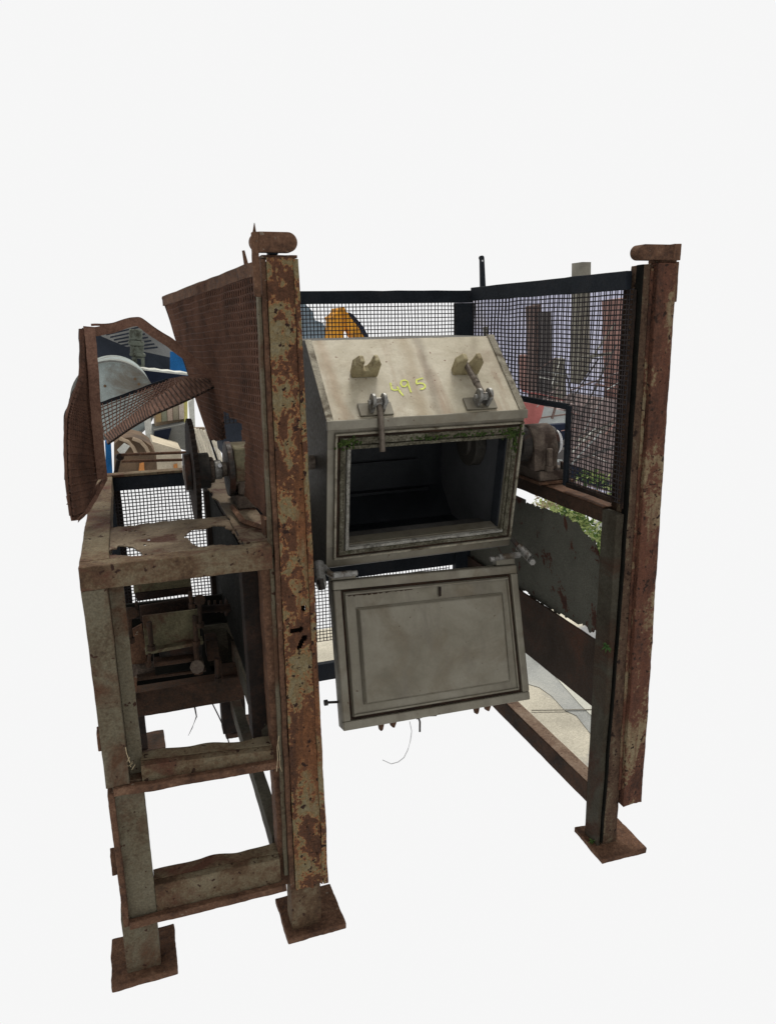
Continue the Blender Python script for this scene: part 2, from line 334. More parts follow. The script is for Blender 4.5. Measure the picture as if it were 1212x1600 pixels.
# right legs of the left frame (behind the cover post)
member('shade_sheet', 'shadeblack', .240, .246, 1.82, 2.64, .66, 1.04, cell=.05)  # added dark sheet in place of the shade inside the frame
member('leg', 'rustshade', .225, .285, 1.75, 1.81, .56, 1.04, cell=.03, label='dark inner leg')
member('leg', 'rust', .262, .296, 1.69, 1.745, .15, 1.04, cell=.012, amp=.002)
member('leg', 'rustshade', .225, .29, 2.60, 2.66, .10, 1.04, cell=.04)
member('leg', 'rustshade', -.105, -.05, 2.74, 2.80, .018, 1.04, cell=.04)
member('leg', 'rustshade', .27, .33, 2.74, 2.80, .018, 1.04, cell=.04)
# mid and bottom front rails: channel with lip
def chan(z0, z1, zr, name='cross_rail'):
    sl = lambda x: zr*(x+.05)/.31
    tilt = lambda p: Vector((p.x, p.y, p.z - (sl(p.x) if p.z > z0+.03 else sl(p.x)*.4)))
    member(name, 'rail', -.050, .262, 1.6685, 1.706, z0+.004, z1, cell=.012, amp=.0012, fn=tilt)
    member('rail_lip', 'rust', -.116, .272, 1.650, 1.6675, z0, z0+.020, cell=.010, amp=.0024, fn=lambda p: Vector((p.x, p.y, p.z-sl(p.x)*.4)))
    bm = B()
    def f(u, v):
        x = -.05+u*.312; e = noise.noise(Vector((x*16, v*2, z0)))
        return Vector((x, 1.690+v*(.038+.008*e), z1+.0025-sl(x) - .002*v + .005*e*v + .003*math.sin(u*math.pi)*v))
    sheet(bm, f, 60, 4); fin('rail_top', bm, M['rail'], root, solid=.003)
chan(.537, .597, .028); chan(.168, .262, .010)
# side rails running back
member('side_rail', 'olivedark', .246, .280, 1.75, 2.60, .535, .60, cell=.04)
member('side_rail', 'olivedark', .258, .292, 1.76, 2.60, .19, .255, cell=.04)
member('side_rail', 'rustshade', -.10, -.06, 1.76, 2.70, .50, .57, cell=.04)
# carriage beam and drive unit inside
member('carriage_beam', 'rustdark', -.078, .262, 2.18, 2.23, .452, .532, cell=.02, amp=.0016)
member('carriage_beam', 'rustshade', -.078, .262, 2.45, 2.50, .452, .532, cell=.03)
def P(x, y, Y): return at(x, y, Y)
def pxprism(name, m, pts, Y, th, par=None, bev=.0015, label=None):
    bm = B(); prism(bm, [P(x, y, Y) for x, y in pts], Vector((0, th, 0))); return fin(name, bm, M[m], par or root, bev=bev, label=label)
drv = pxprism('drive_unit', 'cream', [(222,964),(310,953),(314,1005),(228,1020)], 2.02, .012, label='beige motor mounting plate with studs')
def px_part(name, m, pts, Y, th): return pxprism(name, m, pts, Y, th, drv)
px_part('ledge', 'cream', [(227,1019),(318,1002),(318,1007),(228,1024)], 1.995, .04)
px_part('top_block', 'cream', [(208,911),(297,904),(300,930),(209,928)], 2.15, .10)
px_part('top_block_edge', 'rustshade', [(211,928),(300,918),(301,927),(214,940)], 2.14, .11)
px_part('motor_body', 'shadeblack', [(240,1022),(305,1012),(306,1046),(243,1056)], 2.04, .12)
px_part('back_plate', 'rustshade', [(218,948),(300,934),(306,958),(220,972)], 2.10, .012)
px_part('side_gusset', 'rust', [(196,990),(222,975),(232,1040),(200,1048)], 2.12, .01)
px_part('base_bar', 'ironbrown', [(205,1048),(318,1034),(320,1044),(206,1060)], 2.08, .05)
px_part('wedge_plate', 'olivedark', [(316,980),(378,972),(396,1040),(330,1050)], 2.3, .012)
for (xa, ya, xb, yb, rr) in ((233,972,237,1016,.0085), (304,962,307,1008,.0085), (200,950,204,1004,.009), (311,935,313,980,.008), (306,1008,310,1052,.010), (234,1022,232,1042,.006), (339,1030,341,1066,.007), (213,940,214,962,.005), (297,925,300,950,.007)):
    bm = B(); cyl(bm, P(xa,ya,1.985), P(xb,yb,1.985), rr*.8, 8); cyl(bm, P(xb-.5,yb-7,1.985), P(xb,yb,1.985), rr*1.4, 6)
    fin('stud', bm, M['rustdark'], drv)
px_part('shade_backing', 'shadeblack', [(196,945),(300,934),(400,925),(420,1062),(204,1078)], 2.42, .012)  # added black sheet standing for the shaded gaps behind the drive
px_part('gear_case', 'shadeblack', [(316,985),(352,980),(392,1040),(396,1062),(212,1074),(210,1052),(318,1040)], 2.30, .05)
bm = B(); cyl(bm, P(196,962,2.2), P(372,948,2.2), .012, 12); fin('drive_shaft', bm, M['rustshade'], drv)
px_part('slide_bar', 'rustdark', [(206,1060),(322,1046),(322,1050),(206,1066)], 2.06, .03)
px_part('gearbox', 'iron', [(248,1000),(300,990),(314,996),(316,1022),(306,1034),(250,1040)], 2.03, .09)
px_part('gearbox_flange', 'rustdark', [(240,1036),(312,1027),(313,1033),(241,1043)], 2.0, .12)
px_part('clamp_block', 'rustdark', [(322,1002),(340,1000),(343,1030),(325,1034)], 2.1, .06)
px_part('foot_bracket', 'rust', [(202,1052),(214,1050),(214,1082),(203,1084)], 1.99, .03)
px_part('foot_bracket', 'rustdark', [(336,1034),(346,1032),(348,1066),(338,1068)], 1.99, .03)
px_part('cable_tray', 'rustdark', [(346,1046),(420,1034),(424,1046),(348,1060)], 2.2, .04)
for k in range(5):
    bm = B(); cyl(bm, P(326+k*9,948,2.26), P(329+k*9,947.6,2.26), .020, 14); fin('coupling_ring', bm, M['rustdark'], drv)
for (x, y, r_) in ((206,1048,.018),(308,1042,.020),(312,938,.016),(206,958,.017)):
    bm = B(); cyl(bm, P(x,y,1.97), P(x+.6,y,2.03), r_, 8); fin('bush', bm, M['ironbrown' if y > 1000 else 'rustdark'], drv, bev=.002)
bm = B(); cyl(bm, P(355,948,2.3), P(372,946,2.3), .05, 20); cyl(bm, P(352,948,2.3), P(356,948,2.3), .03, 20); fin('pulley', bm, M['rustshade'], drv, bev=.002)
# lower left rear wire screen
scr = member('screen_frame', 'black', -.12, .30, 2.705, 2.725, .575, .60, cell=.03, label='rear screen of the left frame')
bm = B(); wires(bm, lambda u, v: Vector((-.075+u*.345, 2.715, 1.045-v*.435)), 28, 35, .0036, sub=10, wob=.003)
fin('wire_mesh', bm, M['wire'], scr, kind='stuff')
member('screen_post', 'black', .262, .30, 2.69, 2.73, .40, 1.04, cell=.04)

# ---- left cover post (channel with scabby paint) with rust holes
post = member('post', 'post', .3, .301, 1.70, 1.701, 1.0, 1.001, label='tall flaking front post with rust holes')
def lx(z): return (1.0-z)*0
def side(z):   # small lean found in the photograph: left edge, right edge at height z
    t = (1.72-z)/1.57
    return .309+(-.012)*t, .366+.004*t
holes = []
for poly in ([(470,946),(477,945),(479,951),(474,955),(469,952)], [(451,984),(456,981),(465,981),(471,977),(474,982),(470,988),(460,988),(453,990)], [(472,992),(479,991),(480,997),(474,1003),(470,1013),(464,1015),(464,1008),(468,1000)],
             [(447,1215),(452,1218),(453,1230),(449,1226)], [(478,1290),(481,1290),(481,1294)], [(492,1330),(496,1331),(495,1336)], [(474,1347),(477,1347),(477,1351)], [(500,1302),(503,1306),(499,1307)]):
    holes.append([(lambda q: (q.x, q.z))(at(x, y, 1.662)) for x, y in poly])
def pface(u, v):
    z = 1.735 - v*1.583; a, b = side(z); x = a+u*(b-a)
    d = noise.noise(Vector((x*40, 3, z*22)))*.0022 + noise.noise(Vector((x*120, 8, z*90)))*.0010
    if v > .97: z -= .010*noise.noise(Vector((x*60, 0, 1)))
    return Vector((x, 1.662 - d, z))
def pkeep(u, v):
    p = pface(u, v); e = noise.noise(Vector((p.x*200, 0, p.z*200)))*.0018
    return not any(inside(p.x+e, p.z+e, h) for h in holes)
bm = B(); sheet(bm, pface, 22, 520, pkeep); fin('face_plate', bm, M['post'], post, solid=-.004)
def bar(name, m, x0, x1, y0, y1, z0, z1, par, lf=True, cell=.012, amp=.0014, bev=.001, ds=1):
    def fn(p):
        t = (1.72-p.z)/1.57; s = (p.x-.309)/(.366-.309); return Vector((p.x + (-.012*(1-s)+.004*s)*t*ds, p.y, p.z))
    bm = B(); rbx(bm, x0, x1, y0, y1, z0, z1, cell=cell, amp=amp, fn=fn if lf else None); return fin(name, bm, M[m], par, bev=bev)
bar('side_flange', 'post', .3665, .3775, 1.655, 1.715, .152, 1.733, post, amp=.0016)
bar('side_flange', 'rust', .2985, .3085, 1.664, 1.72, .152, 1.733, post, amp=.002)
bar('inner_strip', 'olive', .2900, .2975, 1.676, 1.70, .19, 1.66, post)
bar('back_wall', 'rustshade', .309, .366, 1.712, 1.716, .16, 1.73, post, cell=.05)
bar('end_cap', 'rust', .300, .3772, 1.664, 1.72, 1.7345, 1.741, post)
bar('leg_extension', 'rail', .300, .362, 1.672, 1.73, .016, .30, post, cell=.01, amp=.002)
bm = B(); bx(bm, .318, .337, 1.668, 1.70, 1.7415, 1.752); fin('cap_block', bm, M['black'], root, bev=.001)
def pin(pa, pb, r, y0, y1, flat=None):
    """flat link with round ends in the xz plane"""
    bm = B(); a = Vector(pa); b = Vector(pb); pts = []
    for k in range(13):
        an = math.pi/2 + math.pi*k/12; pts.append(a + Vector((math.cos(an)*r, 0, math.sin(an)*r)) if flat != 'l' else a+Vector((0,0,r if k < 6 else -r)) + Vector((0,0,-(k%6)*1e-4)))
    for k in range(13):
        an = -math.pi/2 + math.pi*k/12; pts.append(b + Vector((math.cos(an)*r, 0, math.sin(an)*r)))
    prism(bm, [Vector((p.x, y0, p.z)) for p in pts], Vector((0, y1-y0, 0))); return bm
fin('top_link', pin((.298,0,1.766), (.357,0,1.766), .0205, 1.655, 1.685), M['rust'], root, bev=.003, seg=2)
# bracket bar next to the cap and spikes
member('bracket_bar', 'rust', .279, .293, 1.652, 1.665, 1.655, 1.786, cell=.008, amp=.0022)
bm = B(); cyl(bm, (.287,1.658,1.785), (.288,1.658,1.803), .004, 6, .0008); fin('spike', bm, M['rust'], root)
bm = B(); cyl(bm, P(385,415,1.9), P(380,391,1.9), .006, 6, .0035); fin('spike', bm, M['rust'], root)

# ---- left side screen (bent outwards at the back)
LS = [P(255,465,2.66), P(401,410,1.71), P(416,806,1.76), P(342,728,2.52)]
def lsf(u, v):
    p = bil(LS, u, v); return p + Vector((-.012*math.sin(u*math.pi)*math.sin(v*3), 0, 0))
ls = None
def edge(p, q, w, t, name, m, par, n=14, amp=.0025):
    """flat bar between p and q, w tall, t thick in x"""
    bm = B(); p = Vector(p); q = Vector(q)
    d = (q-p).normalized(); s = d.cross(Vector((1,0,0))).normalized()
    if s.z < 0: s = -s
    rings = []
    for i in range(n+1):
        c = p.lerp(q, i/n); j = noise.noise_vector(c*18)*amp
        rings.append([bm.verts.new(c+j+k) for k in (s*w/2+Vector((t/2,0,0)), s*w/2-Vector((t/2,0,0)), -s*w/2-Vector((t/2,0,0)), -s*w/2+Vector((t/2,0,0)))])
    for a, b in zip(rings, rings[1:]):
        for k in range(4): bm.faces.new((a[k], a[(k+1)%4], b[(k+1)%4], b[k]))
    bm.faces.new(rings[0][::-1]); bm.faces.new(rings[-1])
    return fin(name, bm, M[m], par)
ls = edge(lsf(0,.02), lsf(1,.02), .030, .012, 'side_screen', 'rust', root)
ls['label'] = 'bent brown wire screen left of the front post'
edge(lsf(0,.07)+Vector((.01,0,0)), lsf(1,.085)+Vector((.01,0,0)), .022, .006, 'lower_strip', 'rustshade', ls)
edge(lsf(0,0), lsf(0,1), .007, .006, 'edge_bar', 'black', ls, amp=.001)
winpoly = [(347,640),(379,665),(379,694),(352,694)]
def lk(u, v):
    p = lsf(u, v); d = p-CAMP; z = d.dot(fw); x = CX+F*d.dot(rt)/z; y = CY-F*d.dot(up)/z
    return not inside(x, y, winpoly) and not (y > 688 and x < 384)
bm = B(); wires(bm, lsf, 110, 66, .0058, keep=lk, nrm=Vector((1,0,0)), w2=.0050, wob=.003)
fin('wire_mesh', bm, M['wirebrown'], ls, kind='stuff')

# ---- sprocket guard: torn frame with its mesh
gd = None
def ribbon(name, m, pts, w, t, par, off=Vector((0,0,0)), amp=.002, label=None):
    pts = [Vector(p) for p in pts]; fine = []
    for a, b in zip(pts, pts[1:]):
        for k in range(6): fine.append(a.lerp(b, k/6))
    fine.append(pts[-1]); 
    for _ in range(2): fine = [fine[0]]+[(fine[i-1]+fine[i]*2+fine[i+1])/4 for i in range(1, len(fine)-1)]+[fine[-1]]
    bm = B(); rings = []
    for i, c in enumerate(fine):
        d = (fine[min(i+1, len(fine)-1)]-fine[max(i-1,0)]).normalized(); s = d.cross(Vector((0,1,0))).normalized(); yv = Vector((0,1,0))
        j = noise.noise_vector(c*30)*amp
        rings.append([bm.verts.new(c+j+off+k) for k in (s*w/2-yv*t/2, s*w/2+yv*t/2, -s*w/2+yv*t/2, -s*w/2-yv*t/2)])
    for a, b in zip(rings, rings[1:]):
        for k in range(4): bm.faces.new((a[k], a[(k+1)%4], b[(k+1)%4], b[k]))
    bm.faces.new(rings[0][::-1]); bm.faces.new(rings[-1])
    return fin(name, bm, M[m], par, label=label)
gd = ribbon('sprocket_guard', 'guard', [P(140,512,2.02), P(147,600,2.03), P(151,660,2.04), P(160,748,2.05)], .025, .006, root, label='torn rusty mesh guard over the sprocket')
ribbon('top_bar', 'guard', [P(130,516,2.09), P(150,518,2.09), P(170,514,2.09), P(186,510,2.10), P(205,503,2.10), P(216,502,2.1), P(224,508,2.1), P(240,520,2.1), P(268,539,2.12), P(290,556,2.14), P(320,578,2.16), P(352,598,2.18), P(372,622,2.2)], .023, .006, gd)
ribbon('top_bar_edge', 'guard', [P(142,508,2.13), P(176,506,2.13), P(204,497,2.13), P(218,497,2.13), P(240,512,2.13), P(268,530,2.14), P(300,556,2.16)], .006, .05, gd)
gL = [P(127,514,2.02), P(128,560,2.02), P(126,592,2.0), P(110,632,1.95), P(105,650,1.92), P(103,690,1.90), P(105,750,1.88), P(112,806,1.86)]
gR = [P(135,514,2.09), P(138,560,2.09), P(140,592,2.09), P(142,640,2.09), P(145,665,2.09), P(149,700,2.09), P(153,742,2.09), P(135,797,1.98)]
def poly1(pl, t):
    t = min(.9999, max(0, t))*(len(pl)-1); i = int(t); return pl[i].lerp(pl[i+1], t-i)
gf = lambda u, v: poly1(gL, v).lerp(poly1(gR, v), u)
bm = B(); wires(bm, gf, 26, 66, .0078, sub=24, nrm=Vector((.9,-.43,0))  .normalized(), w2=.0062)
fin('wire_mesh', bm, M['wirebrown'], gd, kind='stuff')
ribbon('rolled_edge', 'rustshade', [p+Vector((-.003,.01,0)) for p in gL[:7]], .007, .006, gd, amp=.004)
bm = B(); tipq = [P(104,775,1.87), P(136,775,1.99), P(160,748,2.09), P(138,798,1.98), P(121,813,1.88), P(112,814,1.86)]
sheetpts = [bm.verts.new(p) for p in tipq]; bm.faces.new((sheetpts[0], sheetpts[1], sheetpts[3], sheetpts[4], sheetpts[5])); bm.faces.new((sheetpts[1], sheetpts[2], sheetpts[3]))
fin('bottom_flap', bm, M['guard'], gd, solid=.003)
for y0 in (772, 786): ribbon('bottom_strip', 'guard', [P(104,y0+2,1.85), P(132,y0,1.97)], .003, .004, gd)
ribbon('bottom_edge', 'guard', [P(165,748,2.08), P(150,775,2.02), P(136,799,1.96), P(122,813,1.86)], .010, .012, gd)
# torn flap of the guard: bar, see-through part, dense underside
r0 = [P(153,632,2.36), P(215,610,2.36), P(262,593,2.36), P(288,588,2.3)]
r1 = [P(163,680,2.25), P(199,654,2.25), P(235,627,2.25), P(288,592,2.24), P(344,590,2.22)]
r2 = [P(168,694,2.10), P(200,672,2.10), P(235,650,2.10), P(301,622,2.12), P(354,593,2.2)]
ribbon('flap_bar', 'black', r0[:3], .010, .006, gd)
bm = B(); wires(bm, lambda u, v: poly1(r0, u).lerp(poly1(r1, u*.85), v), 26, 8, .0034, sub=12, nrm=-fw); fin('wire_mesh', bm, M['wirebrown'], gd, kind='stuff')
def flapf(u, v):
    k = math.sin((u*30+v*1.1)*2*math.pi)
    return poly1(r1, u).lerp(poly1(r2, u), v) + Vector((0, -.004*k, .0008*k))
bm = B(); sheet(bm, flapf, 240, 4); fin('ribbed_strip', bm, M['guard'], gd, solid=.002)
bm = B()
for k in range(38):
    u = k/38; a = poly1(r1, u); b = poly1(r2, min(1, u+.035)); off = Vector((0,-.009,0)); tube(bm, [a+off, b+off], .0022, 4)
fin('rib', bm, M['rustdark'], gd, kind='stuff')
ribbon('flap_edge', 'rustshade', r2, .005, .006, gd, amp=.001)
ribbon('flap_edge', 'guard', [P(296,584,2.2), P(345,591,2.2)], .005, .006, gd, amp=.001)

# ---- shaft line, sprocket, bearings
SY, SZ = 2.10, 1.206
bm = B(); n = 46; rO, rI = .146, .1405; ring = []
for k in range(n*4):
    an = 2*math.pi*k/(n*4); r = rO if (k % 4) in (1, 2) else rI
    ring.append(Vector((.150, SY+math.cos(an)*r, SZ+math.sin(an)*r)))
prism(bm, ring, Vector((.013, 0, 0))); spk = fin('sprocket', bm, M['rustshade'], root, bev=.0008, label='large toothed chain wheel on the shaft end')
def disc(name, m, x0, x1, r, par=root, n=32, bev=.002, y=SY, z=SZ, r2=None):
    bm = B(); cyl(bm, (x0,y,z), (x1,y,z), r, n, r2); return fin(name, bm, M[m], par, bev=bev)
disc('hub', 'iron', .132, .1495, .052, spk); disc('hub', 'iron', .1635, .2, .050, spk); disc('hub', 'ironbrown', .2, .212, .036, spk)
bm = B()
for k in range(4):
    an = k*math.pi/2+.5; cyl(bm, (.2,SY+math.cos(an)*.04,SZ+math.sin(an)*.04), (.207,SY+math.cos(an)*.04,SZ+math.sin(an)*.04), .006, 6)
fin('bolt_ring', bm, M['iron'], spk, kind='stuff')
disc('shaft', 'rod', .129, .50, .021); 
disc('collar', 'clamp', .212, .234, .027, bev=.003); bm = B(); cyl(bm, (.226,SY-.02,SZ+.012), (.226,SY-.036,SZ+.018), .006, 6); fin('set_screw', bm, M['bright'], root)
lb = disc('bearing', 'iron', .246, .262, .077); lb['label'] = 'dark flange bearing behind the chain wheel'
disc('housing', 'ironbrown', .262, .325, .062, lb)
bm = B(); bx(bm, .262, .335, SY-.075, SY+.09, 1.104, 1.138); fin('base', bm, M['ironbrown'], lb, bev=.003)
bm = B(); bx(bm, .27, .325, SY-.055, SY+.055, 1.138, 1.20); fin('pedestal', bm, M['ironbrown'], lb, bev=.004)
bm = B(); bx(bm, .2635, .322, SY-.066, SY+.06, 1.18, 1.272); fin('cover_block', bm, M['cream'], lb, bev=.003)
# right pillow block
RY = 2.13
rb = None
bm = B(); bx(bm, 1.222, 1.335, RY-.075, RY+.075, 1.094, 1.127); rb = fin('bearing', bm, M['ironbrown'], root, bev=.003, label='brown pillow block on the right beam')
bm = B(); bx(bm, 1.215, 1.345, RY-.085, RY+.085, 1.0845, 1.0935); fin('base_plate', bm, M['rust'], rb, bev=.001)
bm = B(); pts = []
for k in range(17):
    an = math.pi*k/16; pts.append(Vector((1.205, RY+math.cos(an)*.064, SZ+math.sin(an)*.064)))
pts += [Vector((1.205,RY-.064,SZ)), Vector((1.205,RY-.070,1.128)), Vector((1.205,RY+.070,1.128))]
prism(bm, pts, Vector((.085,0,0))); fin('housing', bm, M['ironbrown'], rb, bev=.006, seg=2)
disc('seal', 'iron', 1.172, 1.205, .058, rb, y=RY); disc('seal', 'iron', 1.29, 1.306, .054, rb, y=RY)
disc('end_ring', 'bright', 1.306, 1.324, .040, rb, y=RY); disc('end_cap', 'iron', 1.324, 1.328, .033, rb, y=RY)
disc('shaft', 'rod', 1.10, 1.18, .024, y=RY)
for dx in (1.245,):
    bm = B(); cyl(bm, (dx+.005,RY-.082,1.128), (dx+.005,RY-.082,1.145), .014, 6); cyl(bm, (dx+.005,RY-.082,1.145), (dx+.005,RY-.080,1.20), .010, 8); fin('bolt', bm, M['ironbrown'], rb, bev=.001)
bm = B(); cyl(bm, (1.315,RY-.06,1.127), (1.315,RY-.06,1.150), .010, 6); fin('bolt', bm, M['iron'], rb, bev=.001)

# ---- right frame
member('leg', 'olivedark', 1.238, 1.2615, 1.672, 1.74, .016, 1.075, cell=.02, amp=.0012, fn=lambda p: Vector((p.x+(-.018*max(0, .85-p.z) if p.x > 1.25 else 0), p.y, p.z)), label='dark olive leg of the right side frame')
member('leg_core', 'rustdark', 1.2740, 1.33, 1.70, 1.75, .016, 1.70, cell=.02, amp=.001)
gl = lambda z: -.020*max(0, .85-z)
member('groove_bar', 'shadeblack', 1.2640, 1.2695, 1.664, 1.69, .03, 1.728, cell=.03, fn=lambda p: Vector((p.x+gl(p.z), p.y, p.z)), label='dark bar in the groove beside the right post')
rp = member('post', 'post_brown', 1.2705, 1.303, 1.672, 1.72, .016, 1.728, cell=.012, amp=.0016, label='brown inner strip of the right front post', fn=lambda p: Vector((p.x+(gl(p.z) if p.x < 1.285 else .006*(1.7-p.z)/1.6), p.y, p.z)))
member('face_plate', 'post_red', 1.304, 1.362, 1.654, 1.72, .150, 1.732, cell=.010, amp=.0020, par=rp, fn=lambda p: Vector((p.x+(.018 if p.x > 1.33 else .008)*(1.7-p.z)/1.55, p.y, p.z + (.03*(1.366-p.x)/.06*0 + .012*noise.noise(Vector((p.x*50,0,0))) if p.z < .16 else 0))))
member('groove_strip', 'post_red', 1.294, 1.3035, 1.668, 1.69, .20, 1.72, cell=.012, amp=.0012, par=rp, fn=lambda p: Vector((p.x+.008*(1.7-p.z)/1.55, p.y, p.z)))
member('side_tab', 'rust', 1.3625, 1.374, 1.66, 1.69, 1.635, 1.735, cell=.008, amp=.0012, par=rp)
member('cap_block', 'rust', 1.315, 1.366, 1.66, 1.71, 1.733, 1.741, cell=.01, amp=.0006)
fin('top_link', pin((1.26,0,1.757), (1.350,0,1.757), .0185, 1.650, 1.690, None), M['rust'], root, bev=.003, seg=2)
member('link_end', 'rust', 1.345, 1.367, 1.648, 1.692, 1.7375, 1.7775, cell=.008, amp=.0008)
# side beams and panels (x = 1.24 plane)
member('lower_beam', 'rustdark', 1.24, 1.285, 1.742, 2.66, .127, .193, cell=.02, amp=.0012, label='bottom rail of the right side')
member('beam_top', 'rustpale', 1.242, 1.290, 1.742, 2.66, .194, .197, cell=.02, amp=.0008)  # paler sheet on the dark beam: top light put into the colour
member('bearing_beam', 'rustdark', 1.24, 1.35, 1.742, 2.68, 1.036, 1.078, cell=.02, amp=.0014, label='beam carrying the right bearing')
member('beam_top', 'rust', 1.241, 1.349, 1.742, 2.68, 1.0785, 1.082, cell=.02, amp=.0008)  # lighter top colour stands for light from above on this beam
member('side_panel', 'panel_low', 1.244, 1.252, 1.705, 2.68, .455, .672, cell=.03, amp=.0016, label='lower dark brown side sheet')
pp = [(lambda q: (q.y, q.z))(atx(x, y, 1.25)) for x, y in ((790,770),(806,782),(830,790),(855,797),(878,806),(898,818),(910,836),(926,846),(933,868),(936,888),(937,915),(941,932),(951,938),(951,1000),(946,1004),(938,1000),(933,990),(925,984),(918,990),(914,980),(905,975),(897,976),(890,970),(880,964),(866,958),(845,945),(830,936),(818,925),(780,900))]
def sk(u, v):
    y = 1.69+u*.98; z = .64+v*.40
    if y > 2.20: return z < 1.0 and z > .64
    e = noise.noise(Vector((y*60, z*60, 0)))*.006
    return inside(y+e, z+e*1.3, pp)
bm = B(); sheet(bm, lambda u, v: Vector((1.257+.006*noise.noise(Vector((u*5, v*3, 2))), 1.69+u*.98, .64+v*.40)), 245, 100, sk)
fin('torn_side_sheet', bm, M['panel'], root, solid=.003, label='torn side sheet with jagged rusted edges')
# right screen
rs = member('side_screen', 'black', 1.244, 1.262, 1.70, 2.63, 1.668, 1.715, cell=.05, label='right side wire screen with a cut-out round the bearing')
member('frame_bar', 'rustshade', 1.2565, 1.2618, 1.676, 1.686, 1.088, 1.667, par=rs, cell=.03)
member('frame_bar', 'black', 1.246, 1.258, 1.945, 1.962, 1.10, 1.345, par=rs, cell=.03)
member('frame_bar', 'black', 1.246, 1.258, 1.962, 2.63, 1.332, 1.350, par=rs, cell=.03)
member('frame_bar', 'rustshade', 1.246, 1.258, 1.716, 1.944, 1.098, 1.112, par=rs, cell=.03)
def ky(u, v):
    y = 2.63-u*.945; z = 1.67-v*.57
    return not (y > 1.955 and z < 1.338)
bm = B(); wires(bm, lambda u, v: Vector((1.257, 2.63-u*.945, 1.67-v*.57)), 73, 44, .0037, keep=ky, nrm=Vector((1,0,0)), wob=.003)
fin('wire_mesh', bm, M['wire'], rs, kind='stuff')
# rear screen
re = member('rear_screen', 'black', .30, 1.262, 2.64, 2.665, 1.662, 1.706, cell=.05, label='rear wire screen behind the vessel')
member('frame_bar', 'black', 1.192, 1.262, 2.632, 2.668, .10, 1.661, par=re, cell=.05)
member('frame_bar', 'black', .30, 1.19, 2.64, 2.665, .640, .985, par=re, cell=.05)
member('frame_bar', 'black', .30, 1.19, 2.64, 2.665, .228, .300, par=re, cell=.05)
bm = B(); wires(bm, lambda u, v: Vector((.32+u*.87, 2.652, 1.664-v*.40)), 66, 30, .0034, sub=14, wob=.003, nrm=Vector((0,1,0)))
fin('wire_mesh', bm, M['wire'], re, kind='stuff')
bm = B(); wires(bm, lambda u, v: Vector((.32+u*.85, 2.652, .640-v*.25)), 64, 18, .0034, sub=14, wob=.003, nrm=Vector((0,1,0)))
fin('wire_mesh', bm, M['wire'], re, kind='stuff')
# lifting lug on the rear corner
bm = B(); pts = [Vector((1.300,0,1.70)), Vector((1.296,0,1.815))]
for k in range(9):
    an = math.pi - math.pi*k/8; pts.append(Vector((1.302+math.cos(an)*.009, 0, 1.822+math.sin(an)*.009)))
pts += [Vector((1.320,0,1.70))]
o_ = []
prism(bm, [Vector((p.x, 2.655, p.z)) for p in pts], Vector((0,.012,0))); fin('lug', bm, M['black'], root)
bm = B(); cyl(bm, (1.303,2.6545,1.812), (1.303,2.6548,1.812), .0035, 10); fin('lug_eye', bm, M['bright'], root)

# ================================================================ VESSEL
X0, X1 = .503, 1.100
sec = [(1.945,1.342),(2.160,1.549),(2.46,1.549),(2.56,1.45),(2.56,1.00),(2.46,.90),(2.15,.86),(2.022,.906)]
ves = None
def vp(i, x): return Vector((x, sec[i][0], sec[i][1]))
LP0 = Vector((.5, 2.16, 1.549)); LV = Vector((0, 1.945-2.16, 1.342-1.549)).normalized(); LN = Vector((0, LV.z, -LV.y)).normalized()
if LN.y > 0: LN = -LN
FP0 = Vector((.5, 1.945, 1.342)); FV = Vector((0, .077, -.436)).normalized(); FN = Vector((0, FV.z, -FV.y)).normalized()
if FN.y > 0: FN = -FN
def Lp(u, v, w=0): return LP0 + Vector((u,0,0)) + LV*v + LN*w
def Fp(u, v, w=0): return FP0 + Vector((u,0,0)) + FV*v + FN*w
def slab(name, m, f, u0, u1, v0, v1, w0, w1, par, bev=.0015, nu=1, nv=1, label=None, seg=1, amp=0):
    bm = B(); 
    if nu == 1: hexa(bm, [f(u0,v0,w0), f(u1,v0,w0), f(u1,v1,w0), f(u0,v1,w0), f(u0,v0,w1), f(u1,v0,w1), f(u1,v1,w1), f(u0,v1,w1)])
    else:
        rbx(bm, 0, 1, 0, 1, 0, 1, cell=1/nu, amp=0, fn=lambda p: f(u0+(u1-u0)*p.x, v0+(v1-v0)*p.y, w0+(w1-w0)*p.z) + noise.noise_vector(Vector((p.x*9,p.y*9,p.z)))*amp)
    return fin(name, bm, M[m], par, bev=bev, label=label, seg=seg)
ves = slab('vessel', 'lid', Lp, .003, .600, 0, .2985, -.004, 0, root, nu=30, amp=.0006, label='grey stainless vessel with sloped top and open mouth')
# side walls
for x, nm in ((X0, 'side_wall'), (X1-.004, 'side_wall')):
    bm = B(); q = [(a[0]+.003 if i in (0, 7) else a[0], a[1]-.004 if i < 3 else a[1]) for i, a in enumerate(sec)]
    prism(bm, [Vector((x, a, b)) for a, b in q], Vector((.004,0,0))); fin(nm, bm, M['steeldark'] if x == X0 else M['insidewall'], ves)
def wall(i, j, name, m, th=.004):
    bm = B(); a, b, c, d = vp(i, X0+.004), vp(i, X1-.004), vp(j, X1-.004), vp(j, X0+.004)
    n = (b-a).cross(d-a).normalized(); cen = Vector((.8, 2.25, 1.2)); n = n if (cen-a).dot(n) > 0 else -n
    hexa(bm, [a, b, c, d, a+n*th, b+n*th, c+n*th, d+n*th]); fin(name, bm, M[m], ves)
wall(1,2,'roof_wall','steeldark'); wall(2,3,'back_wall','inside'); wall(3,4,'back_wall','inside'); wall(4,5,'back_wall','inside'); wall(5,6,'bottom_wall','inside'); wall(6,7,'bottom_wall','insidefloor')
